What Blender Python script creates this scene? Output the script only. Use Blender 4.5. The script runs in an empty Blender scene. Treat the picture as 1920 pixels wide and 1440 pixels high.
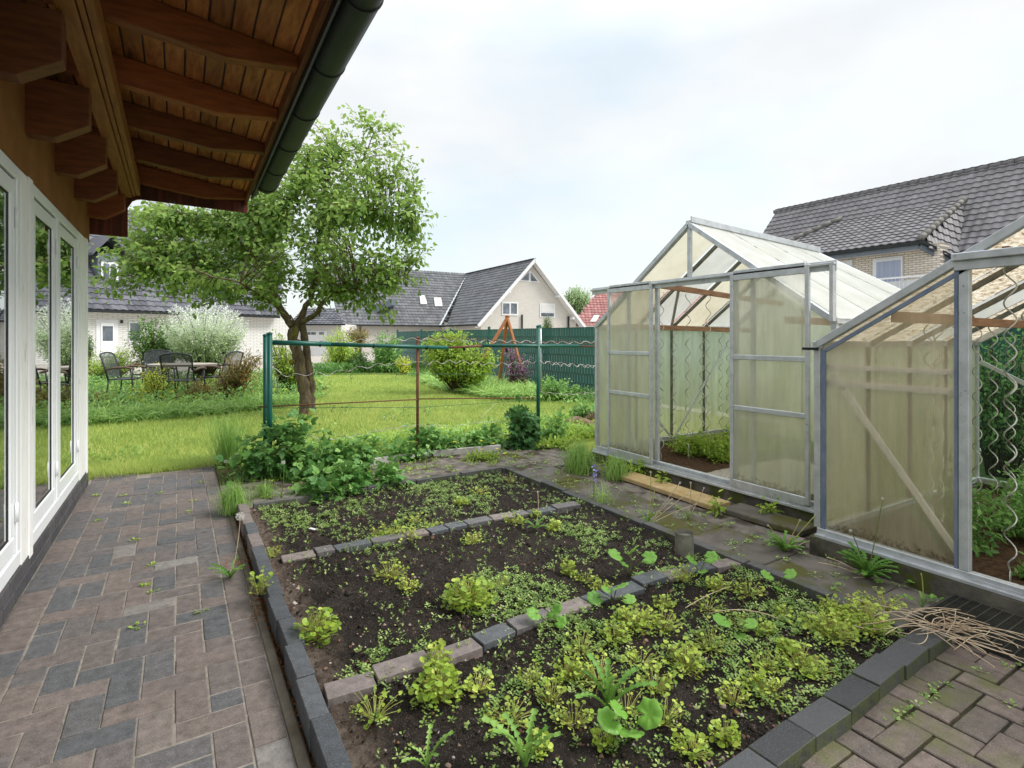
import bpy, math, random
import numpy as np
from mathutils import Vector, noise as mnoise
random.seed(7); RS = np.random.RandomState(11)
sc = bpy.context.scene
# ------------------------------------------------------------------ camera, sky, sun
F, CX, HY, H = 1028.0, 960.0, 632.0, 1.24
A = math.atan(625/1028.0); sA, cA = math.sin(A), math.cos(A)
cam = bpy.data.cameras.new('camera'); camo = bpy.data.objects.new('camera', cam)
sc.collection.objects.link(camo); sc.camera = camo
camo.location = (0, 0, H); camo.rotation_euler = (math.pi/2, 0, -A)
cam.sensor_width = 36; cam.lens = 36*F/1920; cam.shift_y = -(720-HY)/1920
cam.clip_start = 0.05; cam.clip_end = 3000
SUN_EL, SUN_AZ = math.radians(45), math.radians(125)      # azimuth clockwise from +Y
w = bpy.data.worlds.new("World"); sc.world = w; w.use_nodes = True
nt = w.node_tree; nt.nodes.clear()
def N(t, **k):
    n = nt.nodes.new(t)
    for a, b in k.items(): setattr(n, a, b)
    return n
out = N('ShaderNodeOutputWorld'); bg = N('ShaderNodeBackground'); bg.inputs[1].default_value = 0.1
sky = N('ShaderNodeTexSky', sky_type='NISHITA', sun_disc=False, sun_elevation=SUN_EL, sun_rotation=SUN_AZ, air_density=1.0, dust_density=2.0)
tc = N('ShaderNodeTexCoord'); mp = N('ShaderNodeMapping'); mp.inputs['Scale'].default_value = (1.0, 1.0, 2.2); mp.inputs['Location'].default_value = (0.37, 0.1, 0.55)
n1 = N('ShaderNodeTexNoise'); n1.inputs['Scale'].default_value = 2.1; n1.inputs['Detail'].default_value = 8; n1.inputs['Roughness'].default_value = 0.52
r1 = N('ShaderNodeValToRGB'); r1.color_ramp.elements[0].position = 0.36; r1.color_ramp.elements[0].color = (0.76, 0.76, 0.76, 1); r1.color_ramp.elements[1].position = 0.56
n2 = N('ShaderNodeTexNoise'); n2.inputs['Scale'].default_value = 3.2; n2.inputs['Detail'].default_value = 5
r2 = N('ShaderNodeValToRGB'); r2.color_ramp.elements[0].position = 0.3; r2.color_ramp.elements[0].color = (4.45, 4.7, 4.9, 1); r2.color_ramp.elements[1].position = 0.62; r2.color_ramp.elements[1].color = (5.15, 5.2, 5.25, 1)
mx = N('ShaderNodeMix', data_type='RGBA'); mul = N('ShaderNodeMix', data_type='RGBA', blend_type='MULTIPLY'); mul.inputs[0].default_value = 1.0
mul.inputs[7].default_value = (1.35, 1.7, 1.5, 1)
L = nt.links.new
L(tc.outputs['Generated'], mp.inputs[0]); L(mp.outputs[0], n1.inputs[0]); L(mp.outputs[0], n2.inputs[0])
L(n1.outputs[0], r1.inputs[0]); L(n2.outputs[0], r2.inputs[0])
L(sky.outputs[0], mul.inputs[6]); L(r1.outputs[0], mx.inputs[0]); L(mul.outputs[2], mx.inputs[6]); L(r2.outputs[0], mx.inputs[7])
sepz = N('ShaderNodeSeparateXYZ'); L(tc.outputs['Generated'], sepz.inputs[0])
mr = N('ShaderNodeMapRange'); mr.inputs['From Min'].default_value = .45; mr.inputs['From Max'].default_value = 1.0; mr.inputs['To Min'].default_value = 1.0; mr.inputs['To Max'].default_value = 2.3; L(sepz.outputs[2], mr.inputs[0])
vm = N('ShaderNodeVectorMath', operation='SCALE'); L(mx.outputs[2], vm.inputs[0]); L(mr.outputs[0], vm.inputs[3]); L(vm.outputs[0], bg.inputs[0]); L(bg.outputs[0], out.inputs[0])
sl = bpy.data.lights.new('sun', 'SUN'); sl.energy = 1.5; sl.angle = math.radians(20); sl.color = (1, .97, .92)
so = bpy.data.objects.new('sun', sl); sc.collection.objects.link(so)
sd = Vector((math.sin(SUN_AZ)*math.cos(SUN_EL), math.cos(SUN_AZ)*math.cos(SUN_EL), math.sin(SUN_EL)))
so.rotation_euler = sd.to_track_quat('Z', 'Y').to_euler(); so.location = (0, 0, 30)
sc.view_settings.view_transform = 'Standard'; sc.view_settings.look = 'None'; sc.view_settings.exposure = 0.95; sc.view_settings.gamma = 1
sc.cycles.max_bounces = 8; sc.cycles.transparent_max_bounces = 24; sc.cycles.diffuse_bounces = 5

# ------------------------------------------------------------------ survey helpers (pixel of the 1920 photo -> metres)
def W3(u, v, d):
    r = (u-CX)/F*d
    return Vector((r*cA+d*sA, -r*sA+d*cA, H-(v-HY)/F*d))
def G(u, v, z=0): return W3(u, v, F*(H-z)/(v-HY))
def PX(u, v, X): return W3(u, v, X/((u-CX)/F*cA+sA))
def PY(u, v, Y): return W3(u, v, Y/(-(u-CX)/F*sA+cA))

# ------------------------------------------------------------------ materials
def newmat(name):
    m = bpy.data.materials.new(name); m.use_nodes = True; m.node_tree.nodes.clear(); return m, m.node_tree
class NT:
    def __init__(s, name):
        s.m, s.t = newmat(name); s.o = s.n('ShaderNodeOutputMaterial')
    def n(s, t, **k):
        x = s.t.nodes.new(t)
        for a, b in k.items():
            if isinstance(a, str) and a.startswith('i_'): x.inputs[a[2:]].default_value = b
            else: setattr(x, a, b)
        return x
    def l(s, a, b): s.t.links.new(a, b)
    def val(s, x, sock):
        if isinstance(x, (int, float)): sock.default_value = x
        elif isinstance(x, tuple): sock.default_value = x if len(x) == 4 or len(sock.default_value) == 3 else (*x, 1)
        else: s.l(x, sock)
    def noise(s, scale, detail=4, rough=.55, vec=None, dim='3D'):
        x = s.n('ShaderNodeTexNoise'); x.inputs['Scale'].default_value = scale; x.inputs['Detail'].default_value = detail; x.inputs['Roughness'].default_value = rough
        if vec is not None: s.l(vec, x.inputs['Vector'])
        return x.outputs[0]
    def ramp(s, f, pts):
        x = s.n('ShaderNodeValToRGB'); e = x.color_ramp.elements
        while len(e) < len(pts): e.new(.5)
        for q, (p, c) in zip(e, pts):
            q.position = p; q.color = (*c, 1) if isinstance(c, tuple) else (c, c, c, 1)
        s.l(f, x.inputs[0]); return x.outputs[0]
    def mix(s, f, a, b, mode='MIX'):
        x = s.n('ShaderNodeMix', data_type='RGBA', blend_type=mode)
        s.val(f, x.inputs[0]); s.val(a, x.inputs[6]); s.val(b, x.inputs[7]); return x.outputs[2]
    def math(s, op, a, b=0.0):
        x = s.n('ShaderNodeMath', operation=op); s.val(a, x.inputs[0]); s.val(b, x.inputs[1]); return x.outputs[0]
    def coord(s, kind='Object', scale=None):
        x = s.n('ShaderNodeTexCoord').outputs[kind]
        if scale:
            q = s.n('ShaderNodeMapping'); q.inputs['Scale'].default_value = scale; s.l(x, q.inputs[0]); x = q.outputs[0]
        return x
    def attr(s, name='v'):
        x = s.n('ShaderNodeAttribute'); x.attribute_name = name; return x.outputs['Fac']
    def bump(s, h, strength=.4, dist=.01):
        x = s.n('ShaderNodeBump'); x.inputs['Strength'].default_value = strength; x.inputs['Distance'].default_value = dist; s.l(h, x.inputs['Height']); return x.outputs[0]
    def bsdf(s, col, rough=.6, spec=.4, metal=0, normal=None):
        x = s.n('ShaderNodeBsdfPrincipled'); s.val(col, x.inputs['Base Color']); s.val(rough, x.inputs['Roughness'])
        x.inputs['Specular IOR Level'].default_value = spec; s.val(metal, x.inputs['Metallic'])
        if normal is not None: s.l(normal, x.inputs['Normal'])
        return x.outputs[0]
    def mixs(s, f, a, b):
        x = s.n('ShaderNodeMixShader'); s.val(f, x.inputs[0]); s.l(a, x.inputs[1]); s.l(b, x.inputs[2]); return x.outputs[0]
    def done(s, sh): s.l(sh, s.o.inputs[0]); return s.m

def nmat(name, c1, c2, scale=8, rough=.7, spec=.3, bump=.3, bscale=60, bd=.005, lo=.35, hi=.65, metal=0, stretch=None, spots=None):
    t = NT(name); co = t.coord('Object', stretch)
    c = t.mix(t.ramp(t.noise(scale, 6, .6, co), [(lo, 0.0), (hi, 1.0)]), c1, c2)
    if spots: c = t.mix(t.ramp(t.noise(spots[0], 5, .65, co), [(spots[2], 0.0), (spots[2]+.08, 1.0)]), c, spots[1])
    nb = t.bump(t.noise(bscale, 5, .6, co), bump, bd) if bump else None
    return t.done(t.bsdf(c, rough, spec, metal, nb))
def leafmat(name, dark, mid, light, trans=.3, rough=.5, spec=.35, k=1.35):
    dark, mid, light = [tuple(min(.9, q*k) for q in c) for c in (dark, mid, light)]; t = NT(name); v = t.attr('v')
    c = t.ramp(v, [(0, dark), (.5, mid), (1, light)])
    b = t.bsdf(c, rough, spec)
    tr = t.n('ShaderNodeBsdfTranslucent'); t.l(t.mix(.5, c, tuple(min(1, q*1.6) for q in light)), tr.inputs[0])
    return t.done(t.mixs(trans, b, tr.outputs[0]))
def attrmat(name, stops, rough=.75, spec=.3, nscale=25, namt=.42, bump=.5, bscale=150, moss=None, wet=None):
    """colour of each piece from its attribute v, plus surface mottling, optional moss/dirt patches"""
    t = NT(name); v = t.attr('v'); co = t.coord()
    c = t.ramp(v, stops)
    nz = t.ramp(t.noise(nscale, 7, .65, co), [(.3, 1-namt), (.7, 1+namt*.6)])
    c = t.mix(1.0, c, nz, 'MULTIPLY')
    c = t.mix(t.ramp(t.noise(330, 2, .7, co), [(.56, 0.0), (.70, .5)]), c, (.46, .43, .40))
    c = t.mix(t.ramp(t.noise(210, 3, .7, co), [(.58, 0.0), (.70, .6)]), c, (.03, .028, .027))
    for (sc_, col, lo) in (moss or []):
        c = t.mix(t.ramp(t.noise(sc_, 6, .7, co), [(lo, 0.0), (lo+.13, .75)]), c, col)
    r = rough
    if wet: r = t.ramp(t.noise(6, 4, .6, co), [(.35, wet), (.6, rough)])
    return t.done(t.bsdf(c, r, spec, 0, t.bump(t.noise(bscale, 6, .7, co), bump, .004)))

M = {}
PAV = [(0, (.105, .107, .115)), (.2, (.125, .122, .127)), (.38, (.142, .126, .124)), (.6, (.165, .134, .124)), (.88, (.19, .15, .135)), (.98, (.21, .175, .158)), (1, (.26, .245, .23))]
M['paver'] = attrmat('clay_paver', PAV, moss=[(2.3, (.17, .15, .085), .63), (5.3, (.33, .31, .29), .68)], rough=.7)
M['paver_old'] = attrmat('old_mossy_paver', [(0, (.13, .105, .09)), (.5, (.17, .13, .112)), (1, (.21, .16, .14))], moss=[(3.0, (.12, .13, .04), .52), (11, (.07, .06, .04), .62)], rough=.55, wet=.35)
M['joint'] = nmat('joint_sand', (.22, .195, .165), (.35, .31, .27), 30, .95, .1, .5, 300)
M['joint_dark'] = nmat('dark_joint', (.03, .027, .022), (.07, .065, .035), 10, .95, .1, .5, 300)
M['kerb'] = attrmat('anthracite_block', [(0, (.065, .072, .083)), (.6, (.11, .118, .13)), (.8, (.20, .165, .155)), (1, (.26, .21, .195))], moss=[(9, (.07, .07, .03), .66)], rough=.6, spec=.35)
M['kerb_wet'] = attrmat('wet_black_block', [(0, (.026, .027, .031)), (1, (.06, .063, .07))], moss=[(7, (.055, .075, .012), .60)], rough=.55, spec=.45, wet=.22)
def wetblock():
    t = NT('wet_moss_sided_block'); co = t.coord(); v = t.attr('v'); c = t.ramp(v, [(0, (.03, .031, .035)), (1, (.065, .067, .074))])
    c = t.mix(t.ramp(t.noise(240, 3, .7, co), [(.55, 0.0), (.68, .5)]), c, (.2, .2, .2)); g = t.n('ShaderNodeNewGeometry'); sp = t.n('ShaderNodeSeparateXYZ'); t.l(g.outputs['Normal'], sp.inputs[0])
    side = t.math('SUBTRACT', 1.0, t.math('ABSOLUTE', sp.outputs[2])); mo = t.ramp(t.noise(16, 6, .7, co), [(.38, 0.0), (.58, .9)])
    c = t.mix(t.math('MULTIPLY', side, mo), c, (.085, .105, .02)); c = t.mix(t.ramp(t.noise(9, 6, .7, co), [(.62, 0.0), (.72, .7)]), c, (.06, .055, .03))
    return t.done(t.bsdf(c, t.ramp(t.noise(7, 5, .65, co), [(.35, .22), (.62, .62)]), .45, 0, t.bump(t.noise(120, 7, .7, co), .7, .004)))
M['kerb_wet'] = wetblock()
M['kerb_moss'] = attrmat('mossy_edging_block', [(0, (.06, .062, .066)), (1, (.13, .125, .12))], moss=[(5, (.075, .085, .02), .5)], rough=.75)
M['conc'] = nmat('concrete_strip', (.15, .125, .09), (.27, .235, .19), 7, .85, .2, .4, 160, spots=(5, (.07, .065, .045), .6))
M['slab'] = nmat('weathered_slab', (.105, .092, .078), (.185, .165, .145), 4, .85, .25, .5, 110, spots=(2.6, (.10, .095, .03), .50))
M['grit'] = nmat('grit_path', (.12, .105, .09), (.27, .235, .2), 12, .9, .2, .7, 200, spots=(4, (.075, .06, .045), .5))
M['basewall'] = nmat('damp_concrete', (.045, .04, .03), (.15, .135, .11), 6, .8, .3, .6, 60, spots=(7, (.075, .085, .02), .5))
M['gravel'] = nmat('pale_gravel', (.3, .26, .22), (.55, .5, .44), 60, .9, .2, .9, 120)
M['mulch'] = nmat('brown_mulch', (.05, .032, .022), (.15, .09, .055), 40, .95, .1, 1, 90, bd=.02)
def soilmat():
    t = NT('dark_soil'); co = t.coord()
    c = t.mix(t.ramp(t.noise(5, 6, .65, co), [(.35, 0.0), (.7, 1.0)]), (.022, .018, .015), (.060, .048, .040))
    c = t.mix(t.ramp(t.noise(160, 3, .7, co), [(.60, 0.0), (.67, .8)]), c, (.17, .125, .10))
    c = t.mix(t.ramp(t.noise(260, 2, .7, co), [(.66, 0.0), (.70, .9)]), c, (.45, .41, .36))
    c = t.mix(t.attr('v'), c, t.mix(t.ramp(t.noise(40, 5, .7, co), [(.4, 0.0), (.6, 1.0)]), (.12, .085, .065), (.23, .18, .145)))
    return t.done(t.bsdf(c, .95, .15, 0, t.bump(t.noise(95, 8, .78, co), 1.0, .02)))
M['soil'] = soilmat()
M['crumb'] = attrmat('soil_crumb', [(0, (.015, .012, .01)), (.7, (.05, .035, .027)), (.9, (.2, .1, .06)), (1, (.5, .45, .4))], rough=.95, spec=.1, bump=.6)
def wood(name, c1, c2, stretch, rough=.6, bump=.3, knots=True, scale=3):
    t = NT(name); co = t.coord('Object', stretch)
    g = t.noise(scale, 8, .65, co)
    c = t.mix(t.ramp(g, [(.35, 0.0), (.65, 1.0)]), c1, c2)
    v = t.attr('v'); c = t.mix(1.0, c, t.ramp(v, [(0, (.6, .6, .6)), (1, (1.5, 1.3, 1.2))]), 'MULTIPLY')
    if knots:
        vo = t.n('ShaderNodeTexVoronoi'); vo.inputs['Scale'].default_value = 1.0
        q = t.n('ShaderNodeMapping'); q.inputs['Scale'].default_value = tuple(x*.55 for x in (stretch[0], stretch[1]*1.2, stretch[2]))
        t.l(t.coord(), q.inputs[0]); t.l(q.outputs[0], vo.inputs['Vector'])
        c = t.mix(t.ramp(vo.outputs['Distance'], [(.05, .85), (.11, 0.0)]), c, tuple(q*.25 for q in c1))
    return t.done(t.bsdf(c, rough, .35, 0, t.bump(t.noise(scale*3, 6, .7, co), bump, .003)))
M['rafter'] = wood('stained_rafter_wood', (.135, .040, .013), (.25, .08, .025), (2, 14, 14))
M['purlin'] = wood('stained_purlin_wood', (.17, .07, .022), (.28, .125, .042), (14, 1.5, 14))
M['soffit'] = wood('stained_soffit_board', (.22, .078, .021), (.44, .19, .058), (10, 1.6, 10))
M['barge'] = wood('dark_red_cladding', (.06, .016, .009), (.14, .035, .018), (20, 20, 1.5), knots=False)
M['fascia'] = wood('fascia_wood', (.10, .036, .014), (.17, .07, .027), (12, 1.5, 12), knots=False)
M['render'] = nmat('ochre_render', (.20, .085, .025), (.27, .12, .04), 3, .9, .15, .5, 90)
M['upvc'] = nmat('white_upvc', (.93, .94, .96), (.91, .92, .94), 2, .3, .5, 0, spots=(5, (.8, .8, .77), .76))
M['flaky'] = nmat('flaking_white_paint', (.91, .90, .89), (.84, .82, .80), 14, .7, .3, .6, 60, stretch=(1, 1, .25), spots=(16, (.45, .40, .35), .64))
M['gasket'] = nmat('black_gasket', (.015, .015, .016), (.025, .025, .025), 5, .5, .4, 0)
M['plinth'] = attrmat('engineering_brick', [(0, (.045, .045, .055)), (1, (.085, .08, .09))], rough=.45, spec=.5, bump=.25)
M['mortar'] = nmat('plinth_mortar', (.12, .105, .1), (.2, .18, .165), 20, .9, .1, .4, 100)
M['gutter'] = nmat('green_brown_gutter', (.022, .027, .030), (.038, .045, .048), 5, .5, .3, .25, 50, spots=(9, (.14, .105, .075), .69), stretch=(1, .6, 1))
M['gutter_dark'] = nmat('gutter_bracket', (.008, .012, .012), (.016, .02, .02), 9, .5, .4, 0)
M['pipe'] = nmat('grey_plastic', (.5, .5, .47), (.6, .6, .57), 8, .5, .3, 0)
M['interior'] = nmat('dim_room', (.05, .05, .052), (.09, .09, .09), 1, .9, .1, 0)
M['curtain'] = nmat('pale_curtain', (.62, .63, .64), (.75, .75, .75), 4, .9, .1, 0, stretch=(1, 8, .2))
def glass():
    t = NT('window_glass'); g = t.n('ShaderNodeBsdfGlossy'); g.inputs['Roughness'].default_value = .015; g.inputs[0].default_value = (.95, .97, .97, 1)
    tr = t.n('ShaderNodeBsdfTransparent'); tr.inputs[0].default_value = (.72, .76, .74, 1)
    fr = t.n('ShaderNodeFresnel'); fr.inputs[0].default_value = 1.5
    return t.done(t.mixs(t.math('ADD', t.math('MULTIPLY', fr.outputs[0], 1.5), .12), tr.outputs[0], g.outputs[0]))
M['glass'] = glass()
M['alu'] = nmat('weathered_aluminium', (.50, .52, .54), (.64, .66, .69), 14, .45, .4, .15, 60, metal=.45, spots=(22, (.17, .16, .12), .64))
M['alu_dark'] = nmat('dull_aluminium', (.10, .10, .085), (.2, .195, .17), 14, .55, .4, .1, 60, metal=.3)
M['seal'] = nmat('blue_glazing_seal', (.13, .17, .25), (.20, .24, .32), 9, .5, .4, 0)
M['rubber'] = nmat('black_rubber', (.012, .012, .013), (.025, .025, .027), 9, .6, .3, 0)
def poly(name, top, bottom, z0, z1, clear=.18, rib='Y', spot=(.75, .75, .62), dirt=(.05, .035, .02), ribk=260, trn=.6):
    t = NT(name); co = t.coord(); sep = t.n('ShaderNodeSeparateXYZ'); t.l(co, sep.inputs[0]); z = sep.outputs[2]
    g = t.math('ADD', t.math('DIVIDE', t.math('SUBTRACT', z, z0), z1-z0), t.math('MULTIPLY', t.math('SUBTRACT', t.noise(2.5, 5, .6, co), .5), .8))
    c = t.ramp(g, [(0, bottom), (1, top)])
    c = t.mix(1.0, c, t.ramp(t.noise(3.5, 6, .65, t.coord('Object', (1, 1, .35))), [(.3, (.82, .81, .74)), (.7, (1.06, 1.05, 1.04))]), 'MULTIPLY')
    if ribk > 100: c = t.mix(1.0, c, t.ramp(t.noise(16, 6, .7, t.coord('Object', (1, 1, .1))), [(.32, (.78, .77, .70)), (.62, (1.05, 1.05, 1.05))]), 'MULTIPLY')
    c = t.mix(t.ramp(t.noise(75, 3, .6, co), [(.61, 0.0), (.70, .8)]), c, spot)
    d = t.math('ADD', t.math('DIVIDE', t.math('SUBTRACT', z, z0), .10), t.math('MULTIPLY', t.math('SUBTRACT', t.noise(30, 4, .7, co), .5), 2.2))
    c = t.mix(t.ramp(d, [(.1, .8), (.7, 0.0)]), c, dirt)
    ax = sep.outputs[1] if rib == 'Y' else sep.outputs[0]
    ribs = t.math('SINE', t.math('MULTIPLY', ax, ribk*math.pi))
    c = t.mix(t.math('MULTIPLY', t.math('ADD', ribs, 1.0), .11), c, (.4, .39, .33))
    b = t.bsdf(c, .22, .6, 0, t.bump(ribs, .12, .002)); tl = t.n('ShaderNodeBsdfTranslucent'); t.l(c, tl.inputs[0])
    s = t.mixs(trn, b, tl.outputs[0]); tr = t.n('ShaderNodeBsdfTransparent'); tr.inputs[0].default_value = (.95, .95, .91, 1)
    return t.done(t.mixs(clear, s, tr.outputs[0]))
M['poly1'] = poly('algae_polycarbonate', (.90, .88, .76), (.80, .82, .68), .12, 1.3, .5, trn=.6)
M['poly1_door'] = poly('door_polycarbonate', (.93, .93, .87), (.85, .87, .73), .16, 1.5, .5, trn=.6)
M['poly1_top'] = poly('gable_polycarbonate', (.94, .90, .74), (.90, .85, .66), 1.3, 2.1, .12, dirt=(.4, .37, .28), trn=.5)
M['poly_wall'] = poly('side_polycarbonate', (.80, .90, .82), (.72, .76, .45), .1, 1.1, .2, rib='X', trn=.6)
M['poly_roof'] = poly('roof_polycarbonate', (.99, .99, .98), (.98, .98, .96), 1.2, 2.1, .06, rib='X', dirt=(.9, .89, .82), trn=.4, ribk=90)
M['poly_cream'] = poly('yellowed_roof_polycarbonate', (.90, .84, .68), (.85, .78, .60), 1.2, 2.1, .08, rib='X', dirt=(.8, .7, .5), trn=.6, ribk=90)
M['poly2'] = poly('tan_polycarbonate', (.88, .76, .60), (.80, .71, .54), .14, 1.5, .48, trn=.6)
def crinkle():
    t = NT('mossy_crinkled_roofing'); co = t.coord('Object', (14, 60, 60))
    g = t.noise(1, 6, .7, co)
    c = t.ramp(g, [(.36, (.28, .19, .10)), (.46, (.68, .56, .40)), (.6, (.95, .88, .74))])
    b = t.bsdf(c, .8, .2, 0, t.bump(g, .8, .01)); tl = t.n('ShaderNodeBsdfTranslucent'); t.l(c, tl.inputs[0])
    return t.done(t.mixs(.6, b, tl.outputs[0]))
M['crinkle'] = crinkle()
M['plank'] = wood('rough_timber', (.26, .14, .085), (.44, .28, .18), (2, 16, 16), rough=.8)
M['plank_y'] = nmat('mossy_yellow_plank', (.42, .29, .12), (.55, .42, .24), 9, .9, .15, .6, 90, spots=(7, (.2, .18, .12), .62))
M['spiral'] = nmat('spiral_steel', (.42, .42, .38), (.6, .6, .56), 30, .35, .5, 0, metal=.6, spots=(12, (.14, .10, .06), .55))
M['rust'] = nmat('rusty_steel', (.13, .06, .04), (.22, .10, .06), 40, .85, .2, .4, 200)
M['galv'] = nmat('galvanised_tube', (.55, .56, .57), (.68, .69, .7), 20, .4, .5, 0, metal=.5)
M['green_post'] = nmat('green_plastic_coat', (.006, .085, .065), (.012, .12, .09), 6, .4, .45, .1, 60)
M['wire'] = nmat('old_wire', (.22, .15, .13), (.6, .58, .56), 12, .5, .4, 0, metal=.4)
M['green_fence'] = attrmat('green_fence_strip', [(0, (.015, .11, .10)), (1, (.028, .175, .155))], rough=.55, spec=.35, bump=.15, namt=.2)
M['green_bar'] = nmat('green_fence_rod', (.01, .075, .06), (.018, .10, .08), 6, .5, .4, 0)
M['orange_wood'] = wood('orange_stained_pole', (.28, .11, .035), (.42, .18, .065), (14, 14, 2), rough=.55, knots=False)
M['bark'] = nmat('mossy_bark', (.075, .055, .036), (.19, .145, .095), 18, .95, .15, .9, 45, bd=.02, stretch=(1, 1, .35), spots=(4, (.22, .20, .025), .54))
M['twig'] = nmat('twig_bark', (.05, .035, .02), (.10, .07, .04), 20, .9, .15, 0)
M['greenstem'] = nmat('green_stem', (.10, .15, .03), (.17, .20, .06), 20, .7, .3, 0)
M['redstem'] = nmat('reddish_stem', (.36, .30, .08), (.40, .46, .13), 30, .7, .3, 0)
M['dry'] = nmat('dry_stalk', (.45, .32, .21), (.68, .56, .40), 15, .8, .2, 0)
M['tree_leaf'] = leafmat('orchard_leaf', (.035, .075, .014), (.12, .21, .038), (.31, .42, .11), .38)
M['rasp'] = leafmat('raspberry_leaf', (.035, .11, .024), (.10, .23, .055), (.26, .42, .12), .3)
M['currant'] = leafmat('currant_leaf', (.025, .08, .022), (.055, .145, .042), (.12, .24, .07), .25)
M['lime'] = leafmat('lime_leaf', (.10, .19, .02), (.25, .39, .05), (.45, .58, .10), .35)
M['lettuce'] = leafmat('miners_lettuce_leaf', (.09, .17, .02), (.25, .36, .045), (.47, .54, .11), .3, .4)
M['mallow'] = leafmat('crinkled_leaf', (.07, .19, .025), (.16, .33, .05), (.26, .42, .10), .25, .4)
M['chick'] = leafmat('seedling_leaf', (.06, .13, .025), (.17, .27, .06), (.40, .48, .18), .25)
M['grass'] = leafmat('lawn_blade', (.12, .22, .035), (.31, .42, .085), (.56, .57, .21), .35, .6, .2, 1.25)
M['grass_g'] = leafmat('rank_grass_blade', (.06, .15, .025), (.17, .30, .06), (.34, .47, .15), .3)
M['dandleaf'] = leafmat('dandelion_leaf', (.045, .13, .02), (.11, .24, .04), (.24, .38, .09), .25)
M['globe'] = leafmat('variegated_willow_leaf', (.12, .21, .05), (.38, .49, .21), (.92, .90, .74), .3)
M['darkshrub'] = leafmat('dark_shrub_leaf', (.018, .055, .012), (.05, .12, .025), (.13, .22, .05), .2)
M['redleaf'] = leafmat('bronze_rose_leaf', (.05, .09, .02), (.13, .16, .045), (.42, .18, .055), .25)
M['spiraea'] = leafmat('yellow_shrub_leaf', (.2, .27, .03), (.42, .50, .05), (.68, .68, .10), .3)
M['poplar'] = leafmat('hazed_tree_leaf', (.17, .26, .13), (.26, .36, .18), (.38, .47, .27), .3)  # greens lightened: distance haze is painted into the leaf colour
M['variegrass'] = leafmat('striped_grass_leaf', (.10, .2, .06), (.3, .42, .2), (.75, .8, .6), .2)
M['clem'] = leafmat('clematis_leaf', (.04, .11, .02), (.11, .2, .05), (.45, .16, .42), .25)
M['petal_y'] = nmat('yellow_petal', (.75, .6, .03), (.85, .7, .06), 9, .6, .2, 0)
M['petal_v'] = nmat('violet_petal', (.30, .30, .62), (.45, .42, .75), 9, .6, .2, 0)
def fluff():
    t = NT('dandelion_fluff'); b = t.bsdf((.85, .84, .80), .9, .1); tr = t.n('ShaderNodeBsdfTransparent')
    return t.done(t.mixs(.35, b, tr.outputs[0]))
M['fluff'] = fluff()
def tile(name, stops):
    t = NT(name); v = t.attr('v'); co = t.coord()
    c = t.mix(1.0, t.ramp(v, stops), t.ramp(t.noise(1.2, 5, .6, co), [(.3, .82), (.7, 1.15)]), 'MULTIPLY')
    return t.done(t.bsdf(c, .55, .4, 0))
M['tile'] = tile('dark_glazed_tile', [(0, (.07, .07, .085)), (1, (.145, .145, .165))])
M['tile_r'] = tile('brown_grey_tile', [(0, (.13, .122, .13)), (1, (.185, .175, .185))])
M['tile_mid'] = tile('slate_grey_tile', [(0, (.09, .092, .10)), (1, (.16, .162, .17))])
M['tile_red'] = tile('red_tile', [(0, (.30, .12, .11)), (1, (.42, .19, .175))])
M['hip'] = nmat('mortared_ridge_tile', (.13, .12, .115), (.25, .235, .21), 3, .7, .3, .3, 20)
def brickmat(name, c1, c2, mort, bw, bh, ms, axis='Y'):
    t = NT(name); co = t.coord(); sp = t.n('ShaderNodeSeparateXYZ'); t.l(co, sp.inputs[0]); cb = t.n('ShaderNodeCombineXYZ')
    if axis == 'D':                                   # wall facing diagonally
        t.l(t.math('ADD', sp.outputs[0], t.math('MULTIPLY', sp.outputs[1], -.6)), cb.inputs[0])
    else: t.l(sp.outputs[1 if axis == 'Y' else 0], cb.inputs[0])
    t.l(sp.outputs[2], cb.inputs[1])
    b = t.n('ShaderNodeTexBrick'); t.l(cb.outputs[0], b.inputs['Vector'])
    b.inputs['Color1'].default_value = (*c1, 1); b.inputs['Color2'].default_value = (*c2, 1); b.inputs['Mortar'].default_value = (*mort, 1)
    b.inputs['Scale'].default_value = 1; b.inputs['Brick Width'].default_value = bw; b.inputs['Row Height'].default_value = bh; b.inputs['Mortar Size'].default_value = ms
    return t.done(t.bsdf(b.outputs[0], .85, .2, 0, t.bump(b.outputs['Fac'], -.4, .01)))
M['brick_cream'] = brickmat('cream_brick', (.80, .72, .62), (.68, .60, .50), (.32, .28, .25), .25, .083, .012, 'Y')
M['brick_white'] = brickmat('white_brick', (.74, .73, .70), (.68, .67, .64), (.45, .44, .42), .25, .083, .010, 'D')
M['brick_pale'] = brickmat('pale_brick', (.66, .63, .58), (.60, .57, .52), (.46, .43, .40), .25, .083, .010, 'X')
M['white_paint'] = nmat('white_paint', (.78, .79, .8), (.72, .73, .74), 3, .5, .4, 0)
M['white_dirty'] = nmat('dirty_white_edging', (.55, .54, .52), (.36, .33, .29), 8, .8, .3, .4, 60)
M['bluegrey'] = nmat('blue_grey_fascia', (.12, .145, .175), (.16, .185, .215), 3, .6, .4, 0)
M['winglass'] = nmat('distant_window_glass', (.05, .06, .075), (.2, .23, .27), 1.5, .08, .6, 0)
M['shutter'] = nmat('window_shutter', (.62, .62, .6), (.7, .7, .68), 2, .6, .3, .5, 1, stretch=(.1, .1, 25))
M['blue_curtain'] = nmat('net_curtain', (.30, .34, .47), (.42, .46, .58), 3, .5, .5, 0, stretch=(4, 4, .1))
M['drive'] = nmat('driveway_paving', (.36, .33, .29), (.46, .42, .37), 2, .85, .2, .3, 30)
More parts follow.
